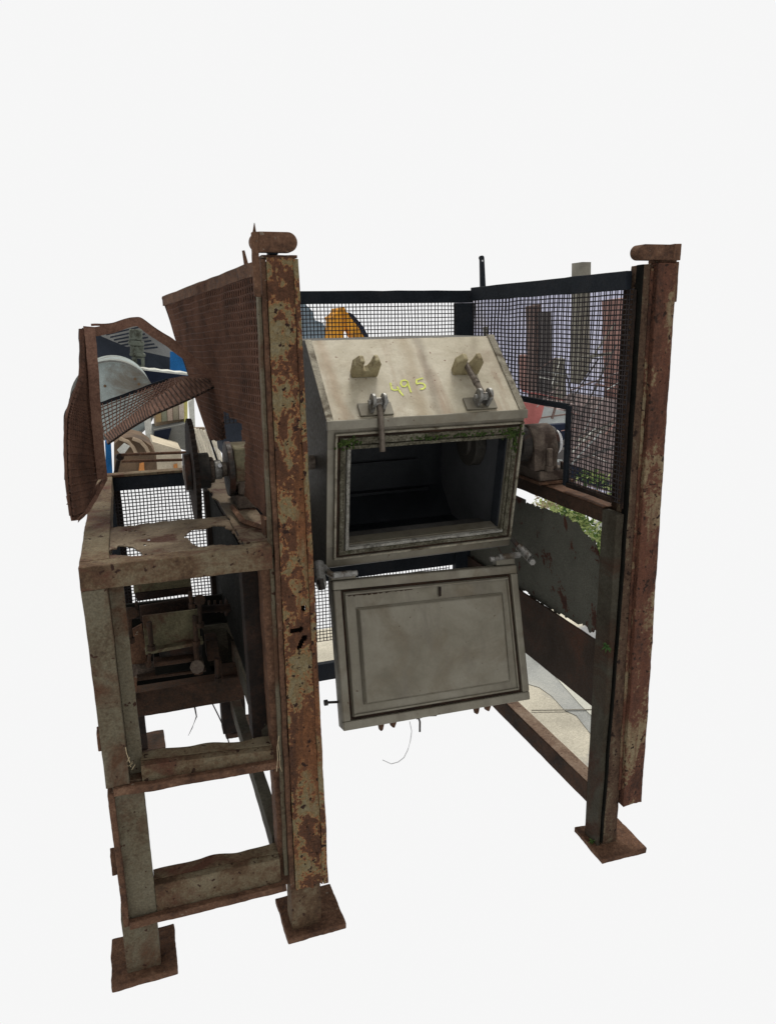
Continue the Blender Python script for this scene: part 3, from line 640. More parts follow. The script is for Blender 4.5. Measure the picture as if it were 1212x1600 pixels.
# inner floor strip and beams seen in the dark
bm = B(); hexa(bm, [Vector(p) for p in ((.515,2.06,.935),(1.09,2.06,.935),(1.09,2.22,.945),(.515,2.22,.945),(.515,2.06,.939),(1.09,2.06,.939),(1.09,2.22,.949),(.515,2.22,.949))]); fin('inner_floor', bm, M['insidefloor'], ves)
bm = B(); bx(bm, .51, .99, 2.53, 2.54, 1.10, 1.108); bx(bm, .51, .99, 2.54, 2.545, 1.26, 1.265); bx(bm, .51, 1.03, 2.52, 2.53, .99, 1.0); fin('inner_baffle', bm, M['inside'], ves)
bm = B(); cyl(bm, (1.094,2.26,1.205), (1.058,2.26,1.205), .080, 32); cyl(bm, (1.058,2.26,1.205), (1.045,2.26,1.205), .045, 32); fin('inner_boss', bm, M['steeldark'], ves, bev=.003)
# lid edges and brow
slab('edge_lip', 'edge', Lp, .580, .602, -.004, .300, .0005, .0045, ves, bev=.001)
slab('edge_lip', 'edge', Lp, .000, .020, -.002, .300, .0005, .003, ves, bev=.001)
bm = B(); rbx(bm, .500, 1.104, 1.936, 1.948, 1.318, 1.344, cell=.012, amp=.0010); fin('brow_strip', bm, M['steel'], ves, bev=.0015)
# face plates round the mouth
for a in ((.003,.600,.024,.079),(.003,.600,.378,.4425),(.003,.066,.079,.378),(.554,.600,.079,.378)):
    slab('mouth_plate', 'steel', Fp, *a, -.006, 0, ves, bev=.0008)
# outer seat rim
for a in ((.023,.598,.034,.040),(.023,.598,.411,.417),(.023,.030,.0402,.4108),(.591,.598,.0402,.4108)):
    slab('seat_rim', 'edge', Fp, *a, .0003, .010, ves, bev=.0015)
for a in ((.0305,.5905,.0405,.0485),(.0305,.5905,.4025,.4105),(.0305,.0385,.049,.402),(.5825,.5905,.049,.402)):
    slab('groove', 'rustdark', Fp, *a, .0003, .002, ves, bev=0)
for a in ((.039,.582,.049,.0665),(.039,.582,.390,.402),(.039,.0525,.067,.3895),(.567,.582,.067,.3895)):
    slab('gasket', 'gasket', Fp, *a, .0003, .0085, ves, bev=.002, nu=24, amp=.0016)
for a in ((.057,.562,.070,.0785),(.057,.562,.3785,.386),(.057,.066,.079,.378),(.5545,.562,.079,.378)):
    slab('inner_rim', 'gasket' if a[2] == .070 or a[0] > .5 else 'crust', Fp, *a, .0004, .013, ves, bev=.002, nu=20, amp=.0012)
# mouth tunnel
for a in ((.0662,.5538,.0795,.083),(.0662,.5538,.3745,.3778),(.0662,.070,.0832,.3743),(.550,.5538,.0832,.3743)):
    slab('mouth_lining', 'steel' if a[2] > .3 else 'inside', Fp, *a, -.05, -.0062, ves, bev=0)
# moss in the corners
def mossy(name, spots_, par, mat_='moss'):
    bm = B()
    for (c, rad, n) in spots_:
        for _ in range(n):
            p = c + Vector((random.gauss(0, rad[0]), random.gauss(0, rad[1]), random.gauss(0, rad[2]))); s = random.uniform(.0015, .0045)
            bmesh.ops.create_icosphere(bm, subdivisions=1, radius=s, matrix=Matrix.Translation(p))
    return fin(name, bm, M[mat_], par, kind='stuff')
mossy('moss', [(Fp(.060,.062,.010), (.014,.002,.007), 90), (Fp(.30,.062,.010), (.03,.002,.004), 50), (Fp(.555,.066,.011), (.016,.002,.009), 110), (Fp(.572,.10,.011), (.004,.002,.02), 40), (Fp(.43,.06,.010), (.03,.002,.004), 40)], ves)

# clamps on the lid: plate, two ears, barrel, drop bolt
def hook(u0, u1, vb, par, f=Lp, h=.068, d=.024, m='brass'):
    """forked hook block standing on the surface; fork open to the top"""
    w = u1-u0; o = [(0,0),(1,0),(1.02,.72),(.88,1.0),(.74,.98),(.68,.62),(.60,.42),(.48,.34),(.38,.40),(.35,.60),(.36,.96),(.20,1.0),(-.02,.74)]
    bm = B(); prism(bm, [f(u0+a*w, vb-d - .0*b, .001+b*h) for a, b in o], LV*d if f == Lp else FV*d)
    return fin('hook_block', bm, M[m], par, bev=.003, seg=2)
hook(.105, .182, .150, ves); hook(.414, .496, .156, ves)
def clamp(u, v0, par, up_):
    slab('clamp_plate', 'steel', Lp, u-.049, u+.047, v0, v0+.044, .001, .008, par, bev=.001)
    for s in (-1, 1):
        bm = B(); pts = []
        for k in range(13):
            an = math.pi*k/12; pts.append((math.cos(an)*.019, .034+math.sin(an)*.018))
        pts += [(-.017,0), (.017,0)]
        prism(bm, [Lp(u+s*.0155-.005, v0+.022+a, .009+b) for a, b in pts], Vector((.010,0,0))); fin('clamp_ear', bm, M['clamp'], par, bev=.002, seg=2)
    bm = B(); cyl(bm, Lp(u-.028,v0+.022,.036), Lp(u+.028,v0+.022,.036), .0065, 12); fin('clamp_pin', bm, M['clamp'], par)
    bm = B(); cyl(bm, Lp(u-.010,v0+.022,.036), Lp(u+.010,v0+.022,.036), .013, 6); fin('clamp_barrel', bm, M['clamp'], par, bev=.0015)
clamp(.146, .247, ves, False); clamp(.463, .247, ves, True)
bm = B(); a = Lp(.146,.269,.036); tube(bm, [a, a+Vector((.002,-.006,-.02)), a+Vector((.004,-.012,-.07)), a+Vector((.006,-.010,-.135))], .0085, 12); fin('drop_bolt', bm, M['rod'], ves, label='clamp bolt hanging down over the mouth')
bm = B(); a = Lp(.463,.262,.036); b = Lp(.447,.145,.036); tube(bm, [a, a.lerp(b,.5), b], .0088, 12); cyl(bm, a.lerp(b,.35), a.lerp(b,.45), .0105, 12); fin('drop_bolt', bm, M['rod'], ves, label='clamp bolt swung up into its hook')
bm = B(); tube(bm, [Lp(.463,.262,.036), Lp(.461,.28,.018)], .010, 10); fin('bolt_eye', bm, M['iron'], ves)
# hand-written number 4 9 5
def onlid(x, y):
    d = ray(x, y); t = (LP0-CAMP).dot(LN)/d.dot(LN); return CAMP+d*t
def zx(x, y): return 530+x/4.66, 530+y/4.66
def stroke(bm, pts, w=.0052):
    P3 = [onlid(*zx(*p)) + LN*.0012 for p in pts]; f = []
    for a, b in zip(P3, P3[1:]):
        for k in range(4): f.append(a.lerp(b, k/4))
    f.append(P3[-1]); prev = None
    for i, c in enumerate(f):
        d = (f[min(i+1, len(f)-1)]-f[max(i-1,0)]).normalized(); s = d.cross(LN)*w*(.38+.22*random.random())
        a, b = bm.verts.new(c+s), bm.verts.new(c-s)
        if prev: bm.faces.new((prev[0], a, b, prev[1]))
        prev = (a, b)
bm = B(); stroke(bm, [(372,318),(376,345),(382,366),(400,372),(432,368)]); stroke(bm, [(420,345),(432,368),(450,395),(466,412)]); fin('painted_digit', bm, M['chalk'], ves, label='hand-painted digit 4')
bm = B(); stroke(bm, [(494,306),(476,298),(452,304),(446,325),(458,346),(482,344),(498,326),(494,306),(502,335),(512,362),(522,388)]); fin('painted_digit', bm, M['chalk'], ves, label='hand-painted digit 9')
bm = B(); stroke(bm, [(608,284),(584,290),(562,297),(560,312),(562,326),(584,320),(606,322),(622,334),(624,350),(608,362),(586,366)]); fin('painted_digit', bm, M['chalk'], ves, label='hand-painted digit 5')

# ================================================================ DOOR
DC = [Vector((.506,1.975,.880)), Vector((1.098,1.975,.856)), Vector((1.104,1.876,.442)), Vector((.497,1.876,.458))]
DN = (DC[1]-DC[0]).cross(DC[3]-DC[0]).normalized()
if DN.y > 0: DN = -DN
def Dp(u, v, w=0): return bil(DC, u/.6, v/.428) + DN*w
door = slab('door', 'steel', Dp, .0, .600, 0, .428, -.045, -.006, root, bev=.003, label='grey hinged door hanging open below the vessel')
for a in ((0,.600,0,.026),(0,.600,.402,.428),(0,.024,.0262,.4018),(.576,.600,.0262,.4018)):
    slab('rim', 'steel', Dp, *a, -.0055, .008, door, bev=.004, seg=2)
for a in ((.0245,.5755,.0265,.034),(.0245,.5755,.394,.4015),(.0245,.031,.0342,.3938),(.569,.5755,.0342,.3938)):
    slab('seal_groove', 'rustdark', Dp, *a, -.0055, -.003, door, bev=0)
slab('inner_panel', 'steel', Dp, .0312, .5688, .0345, .3935, -.0055, .003, door, bev=.002)
# recessed band is the gap between inner frame and raised panel
for a in ((.034,.566,.037,.043),(.034,.566,.385,.391),(.034,.040,.0432,.3848),(.560,.566,.0432,.3848)):
    slab('inner_frame', 'steel' , Dp, *a, .0032, .009, door, bev=.0025, seg=2)
bm = B(); a = [Dp(.064,.080,.0032), Dp(.544,.080,.0032), Dp(.540,.364,.0032), Dp(.064,.364,.0032)]; b = [Dp(.074,.090,.015), Dp(.534,.090,.015), Dp(.530,.354,.015), Dp(.074,.354,.015)]
hexa(bm, a+b); fin('raised_panel', bm, M['steel'], door, bev=.003, seg=3)
bm = B(); prism(bm, [Dp(.328,.045,.0085), Dp(.336,.045,.0085), Dp(.334,.072,.0085), Dp(.326,.074,.0085)], DN*.001); fin('scratch', bm, M['rustshade'], door)
bm = B()
for k in range(40):
    u = .045+.20*k/40; s = random.uniform(.001,.006)*(1.2-k/50); prism(bm, [Dp(u,.044,.0034), Dp(u+.0048,.044,.0034), Dp(u+.0048,.044+s,.0034), Dp(u,.044+s*.8,.0034)], DN*.0008)
fin('dried_residue', bm, M['rustdark'], door)
# underside hooks and pin of the door
for u in (.115, .425):
    for s in (0, 1):
        bm = B(); q = [(0,0),(.018,0),(.020,.016),(.014,.040),(.007,.044),(.004,.020)] if not s else [(.040,0),(.060,0),(.058,.020),(.050,.040),(.043,.036),(.040,.018)]
        prism(bm, [Dp(u+a, .424+b*.8, -.052) for a, b in q], DN*.022); fin('hook_claw', bm, M['rust'], door, bev=.002)
bm = B(); tube(bm, [Dp(.0,.352,-.03), Dp(-.030,.350,-.035)], .004, 8); cyl(bm, Dp(-.030,.350,-.035), Dp(-.040,.350,-.035), .009, 8); fin('side_pin', bm, M['iron'], door)
bm = B(); tube(bm, [Dp(.24,.428,-.03), Dp(.245,.45,-.03), Dp(.242,.48,-.03)], .003, 6); tube(bm, [Dp(.235,.440,-.03), Dp(.265,.436,-.03), Dp(.30,.440,-.03)], .0016, 6); fin('wire_stub', bm, M['iron'], door)
bm = B(); M['pale'] = mat('pale_plastic_tie', [(.3,(.5,.5,.5)),(.7,(.6,.6,.6))], bump=0)
tube(bm, [P(x, y, 1.9) for x, y in ((640,1128),(643,1143),(641,1158),(637,1172),(631,1184),(622,1191),(611,1194),(598,1188))], .0013, 6); fin('loose_tie', bm, M['pale'], door)
# hinges
hg = slab('hinge', 'steel', Dp, -.002, .075, -.022, -.001, -.03, -.002, root, bev=.002, label='left door hinge')
bm = B(); cyl(bm, P(520,899,1.955), P(549,896,1.955), .0095, 12); fin('hinge_barrel', bm, M['clamp'], hg, bev=.001)
bm = B(); cyl(bm, P(549,896,1.955), P(558,895,1.955), .0085, 6); fin('hinge_bolt', bm, M['clamp'], hg, bev=.001)
bm = B(); cyl(bm, P(498,880,2.0), P(502,915,1.93), .015, 14, cap=True); fin('hinge_sleeve', bm, M['clamp'], hg, bev=.001)
bm = B(); cyl(bm, P(500,905,1.92), P(503,921,1.915), .0095, 12); fin('hinge_bolt', bm, M['iron'], hg)
bm = B(); tube(bm, [P(506,886,2.0), P(514,896,1.96), P(522,899,1.955)], .009, 10); fin('hinge_arm', bm, M['clamp'], hg)
hg = slab('hinge', 'steel', Dp, .535, .600, -.022, -.001, -.03, -.002, root, bev=.002, label='right door hinge')
bm = B(); cyl(bm, P(779,870.5,1.955), P(812,867,1.955), .0095, 12); fin('hinge_barrel', bm, M['clamp'], hg, bev=.001)
bm = B(); cyl(bm, P(765,874,1.955), P(772,873,1.955), .0085, 6); cyl(bm, P(773,873,1.955), P(779,872,1.955), .0075, 6); fin('hinge_bolt', bm, M['clamp'], hg, bev=.001)
bm = B(); cyl(bm, P(800,842,2.0), P(810,856,1.98), .008, 10); fin('hinge_arm', bm, M['iron'], hg)
bm = B(); cyl(bm, P(810,854,1.985), P(828,872,1.94), .013, 14); fin('hinge_sleeve', bm, M['clamp'], hg, bev=.001)
bm = B(); cyl(bm, P(829,876,1.94), P(832,879,1.92), .0105, 6); fin('hinge_bolt', bm, M['clamp'], hg, bev=.001)

# ================================================================ SMALL ORGANIC THINGS
M['leaf'] = mat('green_leaf', [(.36,(.035,.07,.02)),(.6,(.08,.14,.035))], scale=20, bump=.1)
M['leafdark'] = mat('dark_green_leaf', [(.36,(.02,.045,.012)),(.6,(.045,.09,.025))], scale=20, bump=.1)
M['leafpale'] = mat('pale_yellow_green_leaf', [(.36,(.12,.17,.045)),(.5,(.24,.29,.10)),(.66,(.42,.44,.22))], scale=5, bump=.1)
M['straw'] = mat('dry_straw', [(.36,(.22,.17,.10)),(.6,(.42,.34,.22))], scale=20, bump=.1)
def sprig(c, n, L, lab, m, w=.006, down=.3):
    bm = B()
    for k in range(n):
        an = random.uniform(0, 2*math.pi); el = random.uniform(-down, 1.0); d = Vector((math.cos(an)*math.cos(el), math.sin(an)*math.cos(el)*.6, math.sin(el))); l = L*random.uniform(.6, 1)
        s = d.cross(Vector((.2,1,.1))).normalized()*w/2; a = bm.verts.new(c); b = bm.verts.new(c+d*l*.5+s); e = bm.verts.new(c+d*l+Vector((0,0,-.2*l))); g = bm.verts.new(c+d*l*.5-s)
        bm.faces.new((a, b, e, g))
    o = fin('weed', bm, M[m], None, solid=.0006); tag(o, lab, 'weed'); return o
sprig(P(948,1010,1.668), 22, .024, 'small green fern sprig growing from the edge of the right side panel', 'leafdark', w=.004, down=1.5)
sprig(atz(926,1316,.019), 14, .024, 'small pale weed on the right foot plate', 'leaf')
bm = B()
for (pts, r) in (([(436,1150),(433,1168),(434,1186),(432,1206)], .0009), ([(434,1160),(437,1178),(437,1196),(440,1206)], .0007)):
    tube(bm, [P(x, y, 1.64) for x, y in pts], r, 4)
o = fin('dry_stems', bm, M['straw']); tag(o, 'dry straw stems caught beside the front post at the middle rail', 'dry grass', kind='stuff')
bm = B()
for k in range(7):
    c = P(202+random.gauss(0,2), 1196+random.gauss(0,4), 1.650); tube(bm, [c, c+Vector((random.gauss(0,.005), -.003, random.gauss(.006,.007)))], .0007, 4)
tube(bm, [P(203,1192,1.645), P(198,1178,1.65), P(196,1168,1.65)], .0009, 4)
o = fin('dry_tuft', bm, M['straw']); tag(o, 'frayed dry tuft at the left leg joint on the middle rail', 'dry grass', kind='stuff')
bm = B(); tube(bm, [P(304,1104,2.2), P(307,1120,2.2), P(300,1138,2.2), P(294,1150,2.2)], .003, 6, .15); o = fin('hanging_wire', bm, M['rustshade']); tag(o, 'short dark wire end hanging under the carriage beam', 'wire')
bm = B(); tube(bm, [P(392,1160,1.95), P(404,1138,1.95), P(409,1118,1.95), P(428,1075,1.9), P(441,1058,1.85)], .0016, 5); o = fin('loose_stem', bm, M['straw']); tag(o, 'thin pale bent stem inside the left frame', 'stem')
bm = B(); tube(bm, [P(332,1100,2.3), P(342,1120,2.3), P(352,1142,2.3), P(358,1162,2.3)], .0022, 5); o = fin('thin_cable', bm, M['rustshade']); tag(o, 'thin dark cable running down to the rear right foot of the left frame', 'cable')

# ================================================================ WHAT SHOWS THROUGH THE OPENINGS
def flat(name, m, pts, Y, th=.08, lab=None, cat=None, parent=None, bev=0):
    bm = B(); prism(bm, [P(x, y, Y) for x, y in pts], Vector((0, th, 0))); o = fin(name, bm, M[m] if isinstance(m, str) else m, parent, bev=bev)
    if lab: tag(o, lab, cat)
    return o
def sm(name, c, c2=None, **k):
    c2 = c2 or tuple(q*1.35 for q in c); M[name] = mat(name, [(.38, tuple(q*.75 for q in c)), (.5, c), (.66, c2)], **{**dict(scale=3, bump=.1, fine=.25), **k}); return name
sm('concrete_bright', (.42,.39,.315), scale=1.5, dirt=(.22,.22,.22), dlo=.50, dhi=.56, dscale=1.2, stretch=(1,1,1))
# concrete ground behind the machine
gp = [atz(x, y, 0) for x, y in ((482,1030),(490,985),(600,968),(760,962),(860,952),(944,944),(955,1262),(925,1245),(850,1165),(800,1112),(786,1098),(700,1080),(560,1062),(484,1045))]
bm = B(); prism(bm, [Vector((p.x, p.y, -.02)) for p in gp], Vector((0,0,.02))); o = fin('concrete_ground', bm, M['concrete_bright']); tag(o, 'sunlit concrete ground behind the right side of the machine', None, kind='structure')
def gpatch(name, m, pts, h):
    bm = B(); q = [atz(x, y, h) for x, y in pts]; prism(bm, [Vector((p.x, p.y, h-.002)) for p in q], Vector((0,0,.002))); return fin(name, bm, M[m], o)
M['wetgrey'] = mat('damp_concrete', [(.38,(.20,.205,.195)),(.5,(.27,.275,.26)),(.66,(.33,.33,.30))], scale=5, bump=.1); M['palestrip'] = mat('pale_concrete_edge', [(.38,(.40,.40,.35)),(.66,(.5,.49,.42))], scale=5, bump=.1)
gpatch('damp_patch', 'wetgrey', [(815,1012),(850,1030),(872,1062),(905,1095),(945,1140),(948,1172),(925,1150),(900,1118),(882,1110),(862,1088),(842,1074),(815,1066)], .003)
gpatch('pale_edge', 'palestrip', [(836,1020),(852,1030),(900,1078),(948,1128),(948,1142),(905,1100),(868,1058)], .006)
M['jointdark'] = mat('dirty_joint', [(.38,(.12,.11,.09)),(.66,(.2,.18,.14))], bump=0); gpatch('joint', 'jointdark', [(830,1109.4),(955,1107.6),(955,1108.6),(830,1110.4)], .0085)
# shed beyond the sprocket guard
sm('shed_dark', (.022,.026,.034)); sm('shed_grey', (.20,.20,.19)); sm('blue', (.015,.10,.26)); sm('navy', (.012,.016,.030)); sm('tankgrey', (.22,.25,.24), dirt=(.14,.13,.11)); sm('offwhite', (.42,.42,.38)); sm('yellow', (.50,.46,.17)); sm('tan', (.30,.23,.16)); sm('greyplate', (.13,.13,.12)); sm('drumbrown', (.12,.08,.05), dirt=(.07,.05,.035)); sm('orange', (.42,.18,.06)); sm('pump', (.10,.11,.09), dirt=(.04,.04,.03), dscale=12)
shed = empty('shed', P(215,575,9)); tag(shed, 'dark open shed with corrugated roof seen through the guard opening', 'shed')
def fl(n, m, pts, Y, th, par, **k): return flat(n, m, pts, Y, th, None, None, par, **k)
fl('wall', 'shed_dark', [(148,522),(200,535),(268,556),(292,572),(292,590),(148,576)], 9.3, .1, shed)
fl('roof', 'shed_grey', [(150,519),(212,507),(246,524),(272,546),(274,560),(205,545),(160,526)], 9.0, .05, shed)
for k in range(7):
    t = k/6; fl('roof_rib', 'shed_dark', [(166+6*k,521.5+4.2*k),(216+5*k,510+5.2*k),(217+5*k,512.4+5.2*k),(166+6*k,524+4.2*k)], 8.8, .1, shed)
fl('sheet', 'blue', [(266,549),(274,550),(300,566),(298,588),(266,582)], 8.7, .05, shed)
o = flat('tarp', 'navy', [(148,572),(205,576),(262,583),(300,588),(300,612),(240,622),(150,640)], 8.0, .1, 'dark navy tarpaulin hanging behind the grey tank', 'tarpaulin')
bm = B()
for k in range(14):
    x0 = 150+k*10.4; y0 = 568+k*1.15
    prism(bm, [P(x0,y0-(1.2 if k%2 else 0),7.6), P(x0+10.4,y0-(0 if k%2 else 1.2)+1.1,7.6), P(x0+10.4,y0+3.4,7.6), P(x0,y0+2.2,7.6)], Vector((0,.3,0)))
o = fin('corrugated_sheet', bm, M['offwhite']); tag(o, 'edge of a pale corrugated sheet above the grey tank', 'sheet')
flat('light_sheet', sm('paleblue', (.40,.48,.60)), [(148,559),(166,565),(176,571),(148,569)], 7.7, .05, 'small pale blue sheet end in the guard opening', 'sheet')
# pump column
pump = empty('pump', P(216,575,7.9)); tag(pump, 'grey green vertical pump column in front of the shed', 'pump')
for (x, y0, y1, r) in ((212,514,532,.062),(213,532,540,.075),(214,540,553,.065),(215,551,557,.075),(216,557,574,.06)):
    bm = B(); cyl(bm, P(x,y1,7.9), P(x,y0,7.9), r, 16); fin('pump_section', bm, M['pump'], pump, bev=.01)
flat('window', 'shed_dark', [(214,560),(220,561),(221,570),(215,569)], 7.8, .03, parent=pump)
# tank
c = P(178,627,6.5); bm = B(); rt_ = 55/F*6.5/fw.y*.98; cyl(bm, c, c+Vector((0,1.2,0)), rt_, 48); tank = fin('tank', bm, M['tankgrey'], bev=.02); tag(tank, 'pale grey round tank end behind the guard flap', 'tank')
for (x, y) in ((164,603),(211,592),(217,600)):
    bm = B(); cyl(bm, P(x,y,6.49), P(x,y,6.44), .012, 8); fin('rivet', bm, M['drumbrown'], tank)
bm = B(); cyl(bm, c+Vector((0,-.012,0)), c+Vector((0,.001,0)), rt_*.985, 48, cap=False); 
for f_ in list(bm.faces): pass
fin('rim', bm, M['greyplate'], tank, solid=.015)
flat('upright', 'offwhite', [(225,648),(235,646),(239,702),(229,698)], 6.0, .05, 'pale grey upright post left of the sprocket', 'post')
# stack of sheets and crates
cr = flat('crate', 'tan', [(241,640),(262,630),(288,618),(290,661),(243,668)], 6.2, .3, 'beige wooden crate with a yellow corner behind the sprocket', 'crate')
flat('corner_strip', 'yellow', [(287,616),(293,612),(293,664),(288,662)], 6.15, .05, parent=cr)
for k in range(5): flat('slat', sm('slat%d' % k, ((.34,.24,.12),(.20,.20,.14),(.36,.28,.22),(.25,.22,.16),(.42,.36,.30))[k]), [(243+9*k,641-4*k),(251+9*k,637-4*k),(252+9*k,659-1.2*k),(244+9*k,660-1.2*k)], 6.12, .03, parent=cr)
cab = flat('duct', 'greyplate', [(240,672),(290,662),(290,704),(240,688)], 6.0, .4, 'dark grey tapered duct below the beige crate', 'duct')
flat('duct_mouth', 'navy', [(241,674),(268,669),(262,690),(241,686)], 5.97, .02, parent=cab)
ped = flat('plinth', sm('cream_block', (.46,.40,.30)), [(238,690),(283,703),(286,750),(238,750)], 5.6, .4, 'cream block with an orange stain left of the sprocket', 'block')
flat('stain', 'orange', [(271,726),(277,724),(278,738),(272,740)], 5.59, .005, parent=ped)
# brown drum lying
dr = empty('steel_drum', P(210,745,5.0)); tag(dr, 'brown steel drum with hoops and a white label beyond the frame', 'drum')
fl('drum_side', 'drumbrown', [(178,694),(188,685),(205,683),(222,687),(236,697),(244,712),(247,752),(178,752)], 5.0, .4, dr)
for s in (0, 20):
    bm = B(); tube(bm, [P(x+s, y, 4.97) for x, y in ((187,685),(200,690),(208,699),(213,709))], .012, 6); fin('hoop', bm, M['tan'], dr)
fl('label', 'offwhite', [(183,703),(194,692),(203,697),(191,713)], 4.95, .01, dr)
fl('rust_patch', 'orange', [(218,724),(225,722),(226,742),(216,742)], 4.98, .005, dr)
for i, (y0, y1, nm) in enumerate(((710.5,706.5,'upper of the two brown rods reaching to the chain wheel'), (721,718,'lower of the two brown rods reaching to the chain wheel'))):
    bm = B(); cyl(bm, P(190,y0,2.9), P(300,y1,2.9), .0055, 8); o = fin('steel_rod', bm, M['rust']); tag(o, nm, 'rod', 'rods left of the chain wheel')
bm = B(); cyl(bm, P(185,714,3.0), P(188,714,2.95), .014, 12); cyl(bm, P(186,716,3.0), P(180,742,3.0), .008, 8); o = fin('rod_bracket', bm, M['rustshade']); tag(o, 'dark bracket holding the left ends of the two rods', 'bracket')
flat('blue_post', 'blue', [(164,690),(173,688),(176,747),(166,747)], 5.4, .08, 'blue steel upright next to the guard edge', 'post')
flat('white_post', 'offwhite', [(295,628),(303,622),(306,684),(300,690)], 5.8, .06, 'white post above the top edge of the chain wheel', 'post')
cs = empty('corrugated_sheeting', P(320,730,5.2)); tag(cs, 'cream corrugated panel right of the chain wheel', 'panel')
fl('backing', sm('creamdark', (.20,.16,.12)), [(303,668),(320,668),(338,728),(338,742),(309,742)], 5.2, .04, cs)
for k in range(8): 
    bm = B(); tube(bm, [P(300+k*4.6,668+k*1.0,5.16), P(309+k*4.6,690+k*1.5,5.16), P(318+k*4.6,722+k*2,5.16)], .0085, 5); fin('ridge', bm, M[sm('creamlight', (.55,.50,.40)) if k == 0 else 'creamlight'], cs)
flat('dark_fill_sheet', 'shed_dark', [(338,636),(388,650),(392,712),(350,712)], 4.4, .3, 'added dark blue sheet filling the hole in the left brown screen', 'fill sheet')  # added dark sheet filling the view through the screen hole
# excavator arm above the vessel
sm('excav', (.60,.27,.03), dirt=(.30,.14,.03)); sm('bluegrey', (.15,.19,.22))
ex = flat('excavator_arm', 'excav', [(516,545),(520,502),(518,496),(527,488),(530,481),(538,480),(541,487),(550,492),(549,500),(542,506),(537,520),(538,545)], 11, .4, 'orange excavator arm seen through the rear mesh', 'excavator arm')
flat('arm_boom', 'excav', [(541,487),(550,492),(566,512),(576,530),(578,545),(562,545),(552,526),(542,506)], 10.9, .3, parent=ex)
flat('arm_edge', 'navy', [(546,488),(552,491),(568,511),(578,530),(575,532),(564,513),(550,495)], 10.7, .1, parent=ex)
flat('scrap_boom', 'bluegrey', [(464,474),(476,474),(488,486),(492,500),(504,504),(512,520),(514,545),(464,545)], 13, .4, 'blue grey machine hood seen through the left end of the rear mesh', 'machinery')
# yard to the right: pale sky backdrop, piles and scrap
sm('skyhaze', (.50,.50,.62), (.56,.56,.68), dirt=(.52,.50,.56), dscale=.3)
flat('sky_backdrop', 'skyhaze', [(722,462),(995,434),(990,640),(984,780),(900,760),(722,640)], 20, .5, 'pale lavender sky backdrop beyond the right wire screen', 'wall')  # added card in the colour of the sky, filling the mesh window
sm('pilebrown', (.13,.092,.08)); sm('pilered', (.24,.14,.12)); sm('piledark', (.085,.078,.075)); sm('pileolive', (.17,.16,.13)); sm('reddust', (.30,.10,.09)); sm('rubble', (.22,.17,.16), dirt=(.10,.08,.075), dscale=2); sm('panelgrey', (.32,.34,.33))
G = 'upright steel piles in the yard'
for (pts, m, Y, lab) in (([(834,478),(846,475),(849,640),(838,640)], 'pilebrown', 12, 'red brown steel pile, taller left one of the close pair'),
        ([(849,488),(861,486),(864,652),(852,652)], 'piledark', 11.8, 'dark steel pile, shorter right one of the close pair'),
        ([(909,409),(923,409),(920,580),(906,600)], 'pileolive', 11, 'tall olive grey pile rising above the top rail of the screen'),
        ([(958,468),(990,464),(990,640),(962,640)], 'pilered', 10, 'wide reddish pile beside the right post'),
        ([(874,562),(882,560),(886,640),(877,640)], 'pileolive', 12.5, 'short brown pile below the tall olive pile'),
        ([(821,556),(827,554),(831,610),(824,610)], 'pilered', 13, 'low brown pile nearest the vessel')):
    o = flat('steel_pile', m, pts, Y, .3, lab, 'steel pile'); o['group'] = G
flat('small_post', 'pileolive', [(757,511),(762,510),(763,540),(758,540)], 9, .05, 'little olive post end just above the vessel lid', 'post')
heap = flat('rubble_heap', 'rubble', [(800,632),(812,625),(835,628),(870,640),(905,632),(925,640),(950,622),(990,630),(990,700),(985,778),(900,755),(880,700),(860,650)], 9.5, 1.0, 'grey brown scrap and rubble heap behind the right screen', 'heap')
heap['kind'] = 'stuff'
bl = [((905,590),(960,505),3,'pileolive'), ((870,660),(935,560),3,'piledark'), ((905,655),(962,540),3,'piledark'), ((890,610),(985,575),3,'rubble'), ((830,640),(850,560),2,'piledark'), ((900,690),(985,640),5,'pilebrown'), ((915,640),(955,560),3,'piledark'),
      ((895,720),(985,690),6,'piledark'), ((900,740),(980,735),5,'pilebrown'), ((880,570),(900,640),3,'piledark'), ((900,560),(955,552),6,'pileolive'), ((930,600),(985,612),4,'pilered'), ((815,610),(880,625),4,'reddust'), ((945,680),(980,640),4,'pilered')]
random.seed(31); seen = set()
for k in range(44):
    x0 = random.uniform(815, 980); y0 = random.uniform(575, 735); an = random.uniform(-1.3, .5); l = random.uniform(25, 80)
    bl.append(((x0, y0), (min(987, max(812, x0+l*math.cos(an))), max(555, y0+l*math.sin(an))), random.choice((1.5,2,2,3)), random.choice(('pilebrown','piledark','pileolive','pilered','rubble','panelgrey','offwhite'))))
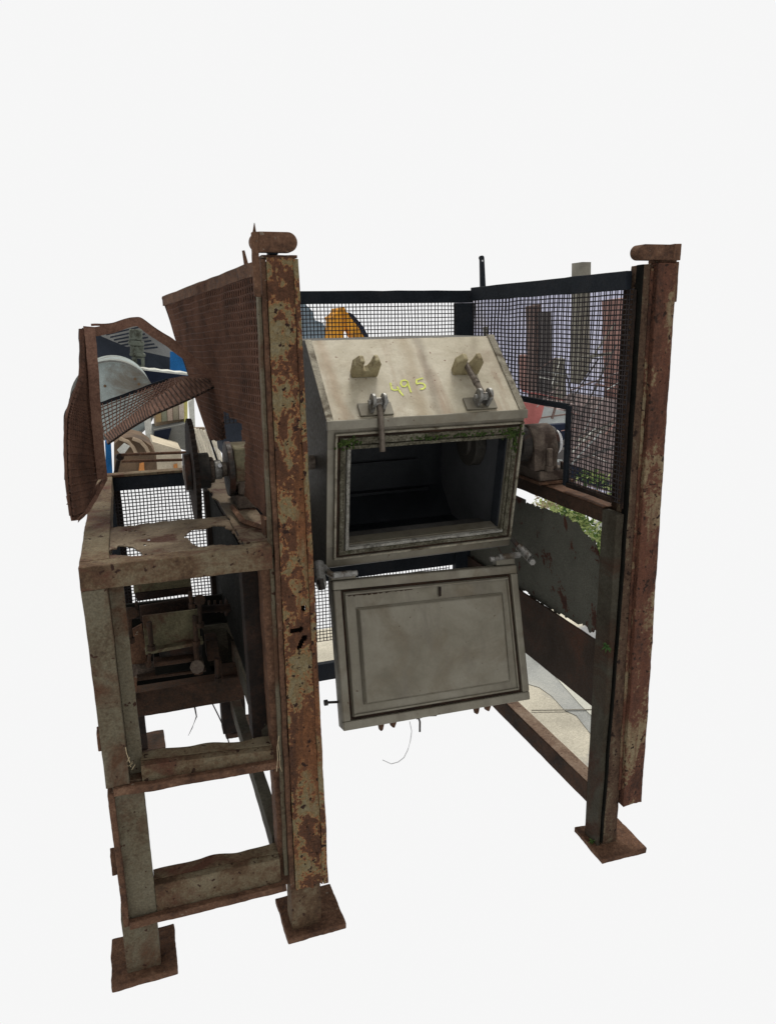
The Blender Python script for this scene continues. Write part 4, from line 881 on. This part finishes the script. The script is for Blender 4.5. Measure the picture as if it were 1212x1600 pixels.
for i, (a, b, w, m) in enumerate(bl):
    bm = B(); Y = 8.8-.1*i; cyl(bm, P(*a,Y), P(*b,Y+.1), w/F*Y*.5, 6); o = fin('scrap_bar', bm, M[m]); 
    cn = {'pilebrown':'brown','piledark':'dark grey','pileolive':'olive','pilered':'reddish','rubble':'pinkish grey','reddust':'dull red','panelgrey':'pale grey','offwhite':'whitish'}[m]
    sl_ = abs(b[1]-a[1])/max(1, abs(b[0]-a[0])); tl = 'nearly level' if sl_ < .25 else ('shallow leaning' if sl_ < .8 else ('steep leaning' if sl_ < 2.5 else 'nearly upright'))
    mx = (a[0]+b[0])/2; my = (a[1]+b[1])/2
    zn = ('close to the vessel' if mx < 870 else ('mid screen' if mx < 930 else 'near the right post')) + (', upper heap' if my < 610 else (', middle of the heap' if my < 670 else ', foot of the heap'))
    lb_ = '%s %s scrap bar, %s' % (cn, tl, zn)
    if lb_ in seen: bpy.data.objects.remove(o); continue
    seen.add(lb_); tag(o, lb_, 'scrap bar', 'scrap bars leaning in the yard heap')
# seen in the cut-out next to the bearing
flat('red_beam', 'reddust', [(818,628),(850,634),(846,650),(838,668),(822,664)], 7.5, .2, 'dull red beam in the screen cut-out above the bearing', 'beam')
gs = flat('grey_sheeting', 'panelgrey', [(846,634),(888,644),(888,672),(842,664)], 8, .1, 'pale grey sheeting in the screen cut-out above the bearing', 'sheeting')
flat('seam', 'pilebrown', [(845,652),(888,646),(888,648),(845,654)], 7.9, .03, parent=gs); flat('seam', 'pilebrown', [(862,654),(868,634),(870,634),(864,655)], 7.88, .03, parent=gs)
flat('blue_scrap', 'navy', [(858,664),(888,662),(888,712),(872,722),(868,690)], 7.2, .1, 'dark blue scrap piece behind the bearing ring', 'scrap')
flat('dark_scrap', 'piledark', [(866,706),(888,700),(886,748),(872,748)], 7.0, .1, 'dark scrap below the bearing ring', 'scrap')
flat('black_pipe', 'navy', [(888,724),(930,738),(952,752),(950,766),(915,756),(888,746)], 5.2, .1, 'dark pipe lying behind the bottom corner of the right screen', 'pipe')
# leafy weeds behind the right side
def bush(name, pxc, n, Y, lab, mats, ls=.022):
    o = empty(name, Vector((P(*pxc[0][0],Y).x, Y, 0))); tag(o, lab, 'bush')
    for mi, m in enumerate(mats):
        bm = B()
        for k in range(n//len(mats)):
            (cx_, cy_), (rx, ry) = random.choice(pxc); c = P(cx_+random.gauss(0,rx), cy_+random.gauss(0,ry), Y+random.uniform(-.15,.15))
            d = Vector((random.gauss(0,1), random.gauss(0,1), random.gauss(.2,.8))).normalized(); s = d.cross(Vector((random.random(),random.random(),random.random()))).normalized(); l = ls*random.uniform(.5,1.3)
            v = [bm.verts.new(c+q) for q in (-d*l, s*l*.4, d*l, -s*l*.4)]; bm.faces.new(v)
        fin('foliage', bm, M[m], o, kind='stuff')
    bm = B()
    for k in range(8):
        b = P(*pxc[k % len(pxc)][0], Y); tube(bm, [Vector((b.x+random.gauss(0,.05), Y, 0)), b], .006, 5)
    fin('stem', bm, M['leafdark'], o)
bush('bush', [((885,802),(12,7)), ((905,815),(10,9)), ((922,840),(9,12)), ((938,860),(4,18)), ((940,900),(3,14))], 1500, 4.2, 'pale green leafy weeds showing between the right beam and the torn sheet', ['leafpale','leaf','leafpale'])
bush('bush', [((850,788),(10,4)), ((870,792),(8,5))], 300, 4.6, 'thin greyish weeds under the right beam close to the vessel', ['leafpale','straw'], .02)
bush('bush', [((915,742),(8,5)), ((958,762),(8,4)), ((935,748),(8,4))], 260, 4.9, 'small green weeds behind the bottom of the right screen', ['leafpale','leaf'], .02)
flat('white_board', 'offwhite', [(930,816),(950,812),(950,838),(934,834)], 4.8, .03, 'white board scrap beside the right leg under the beam', 'board')
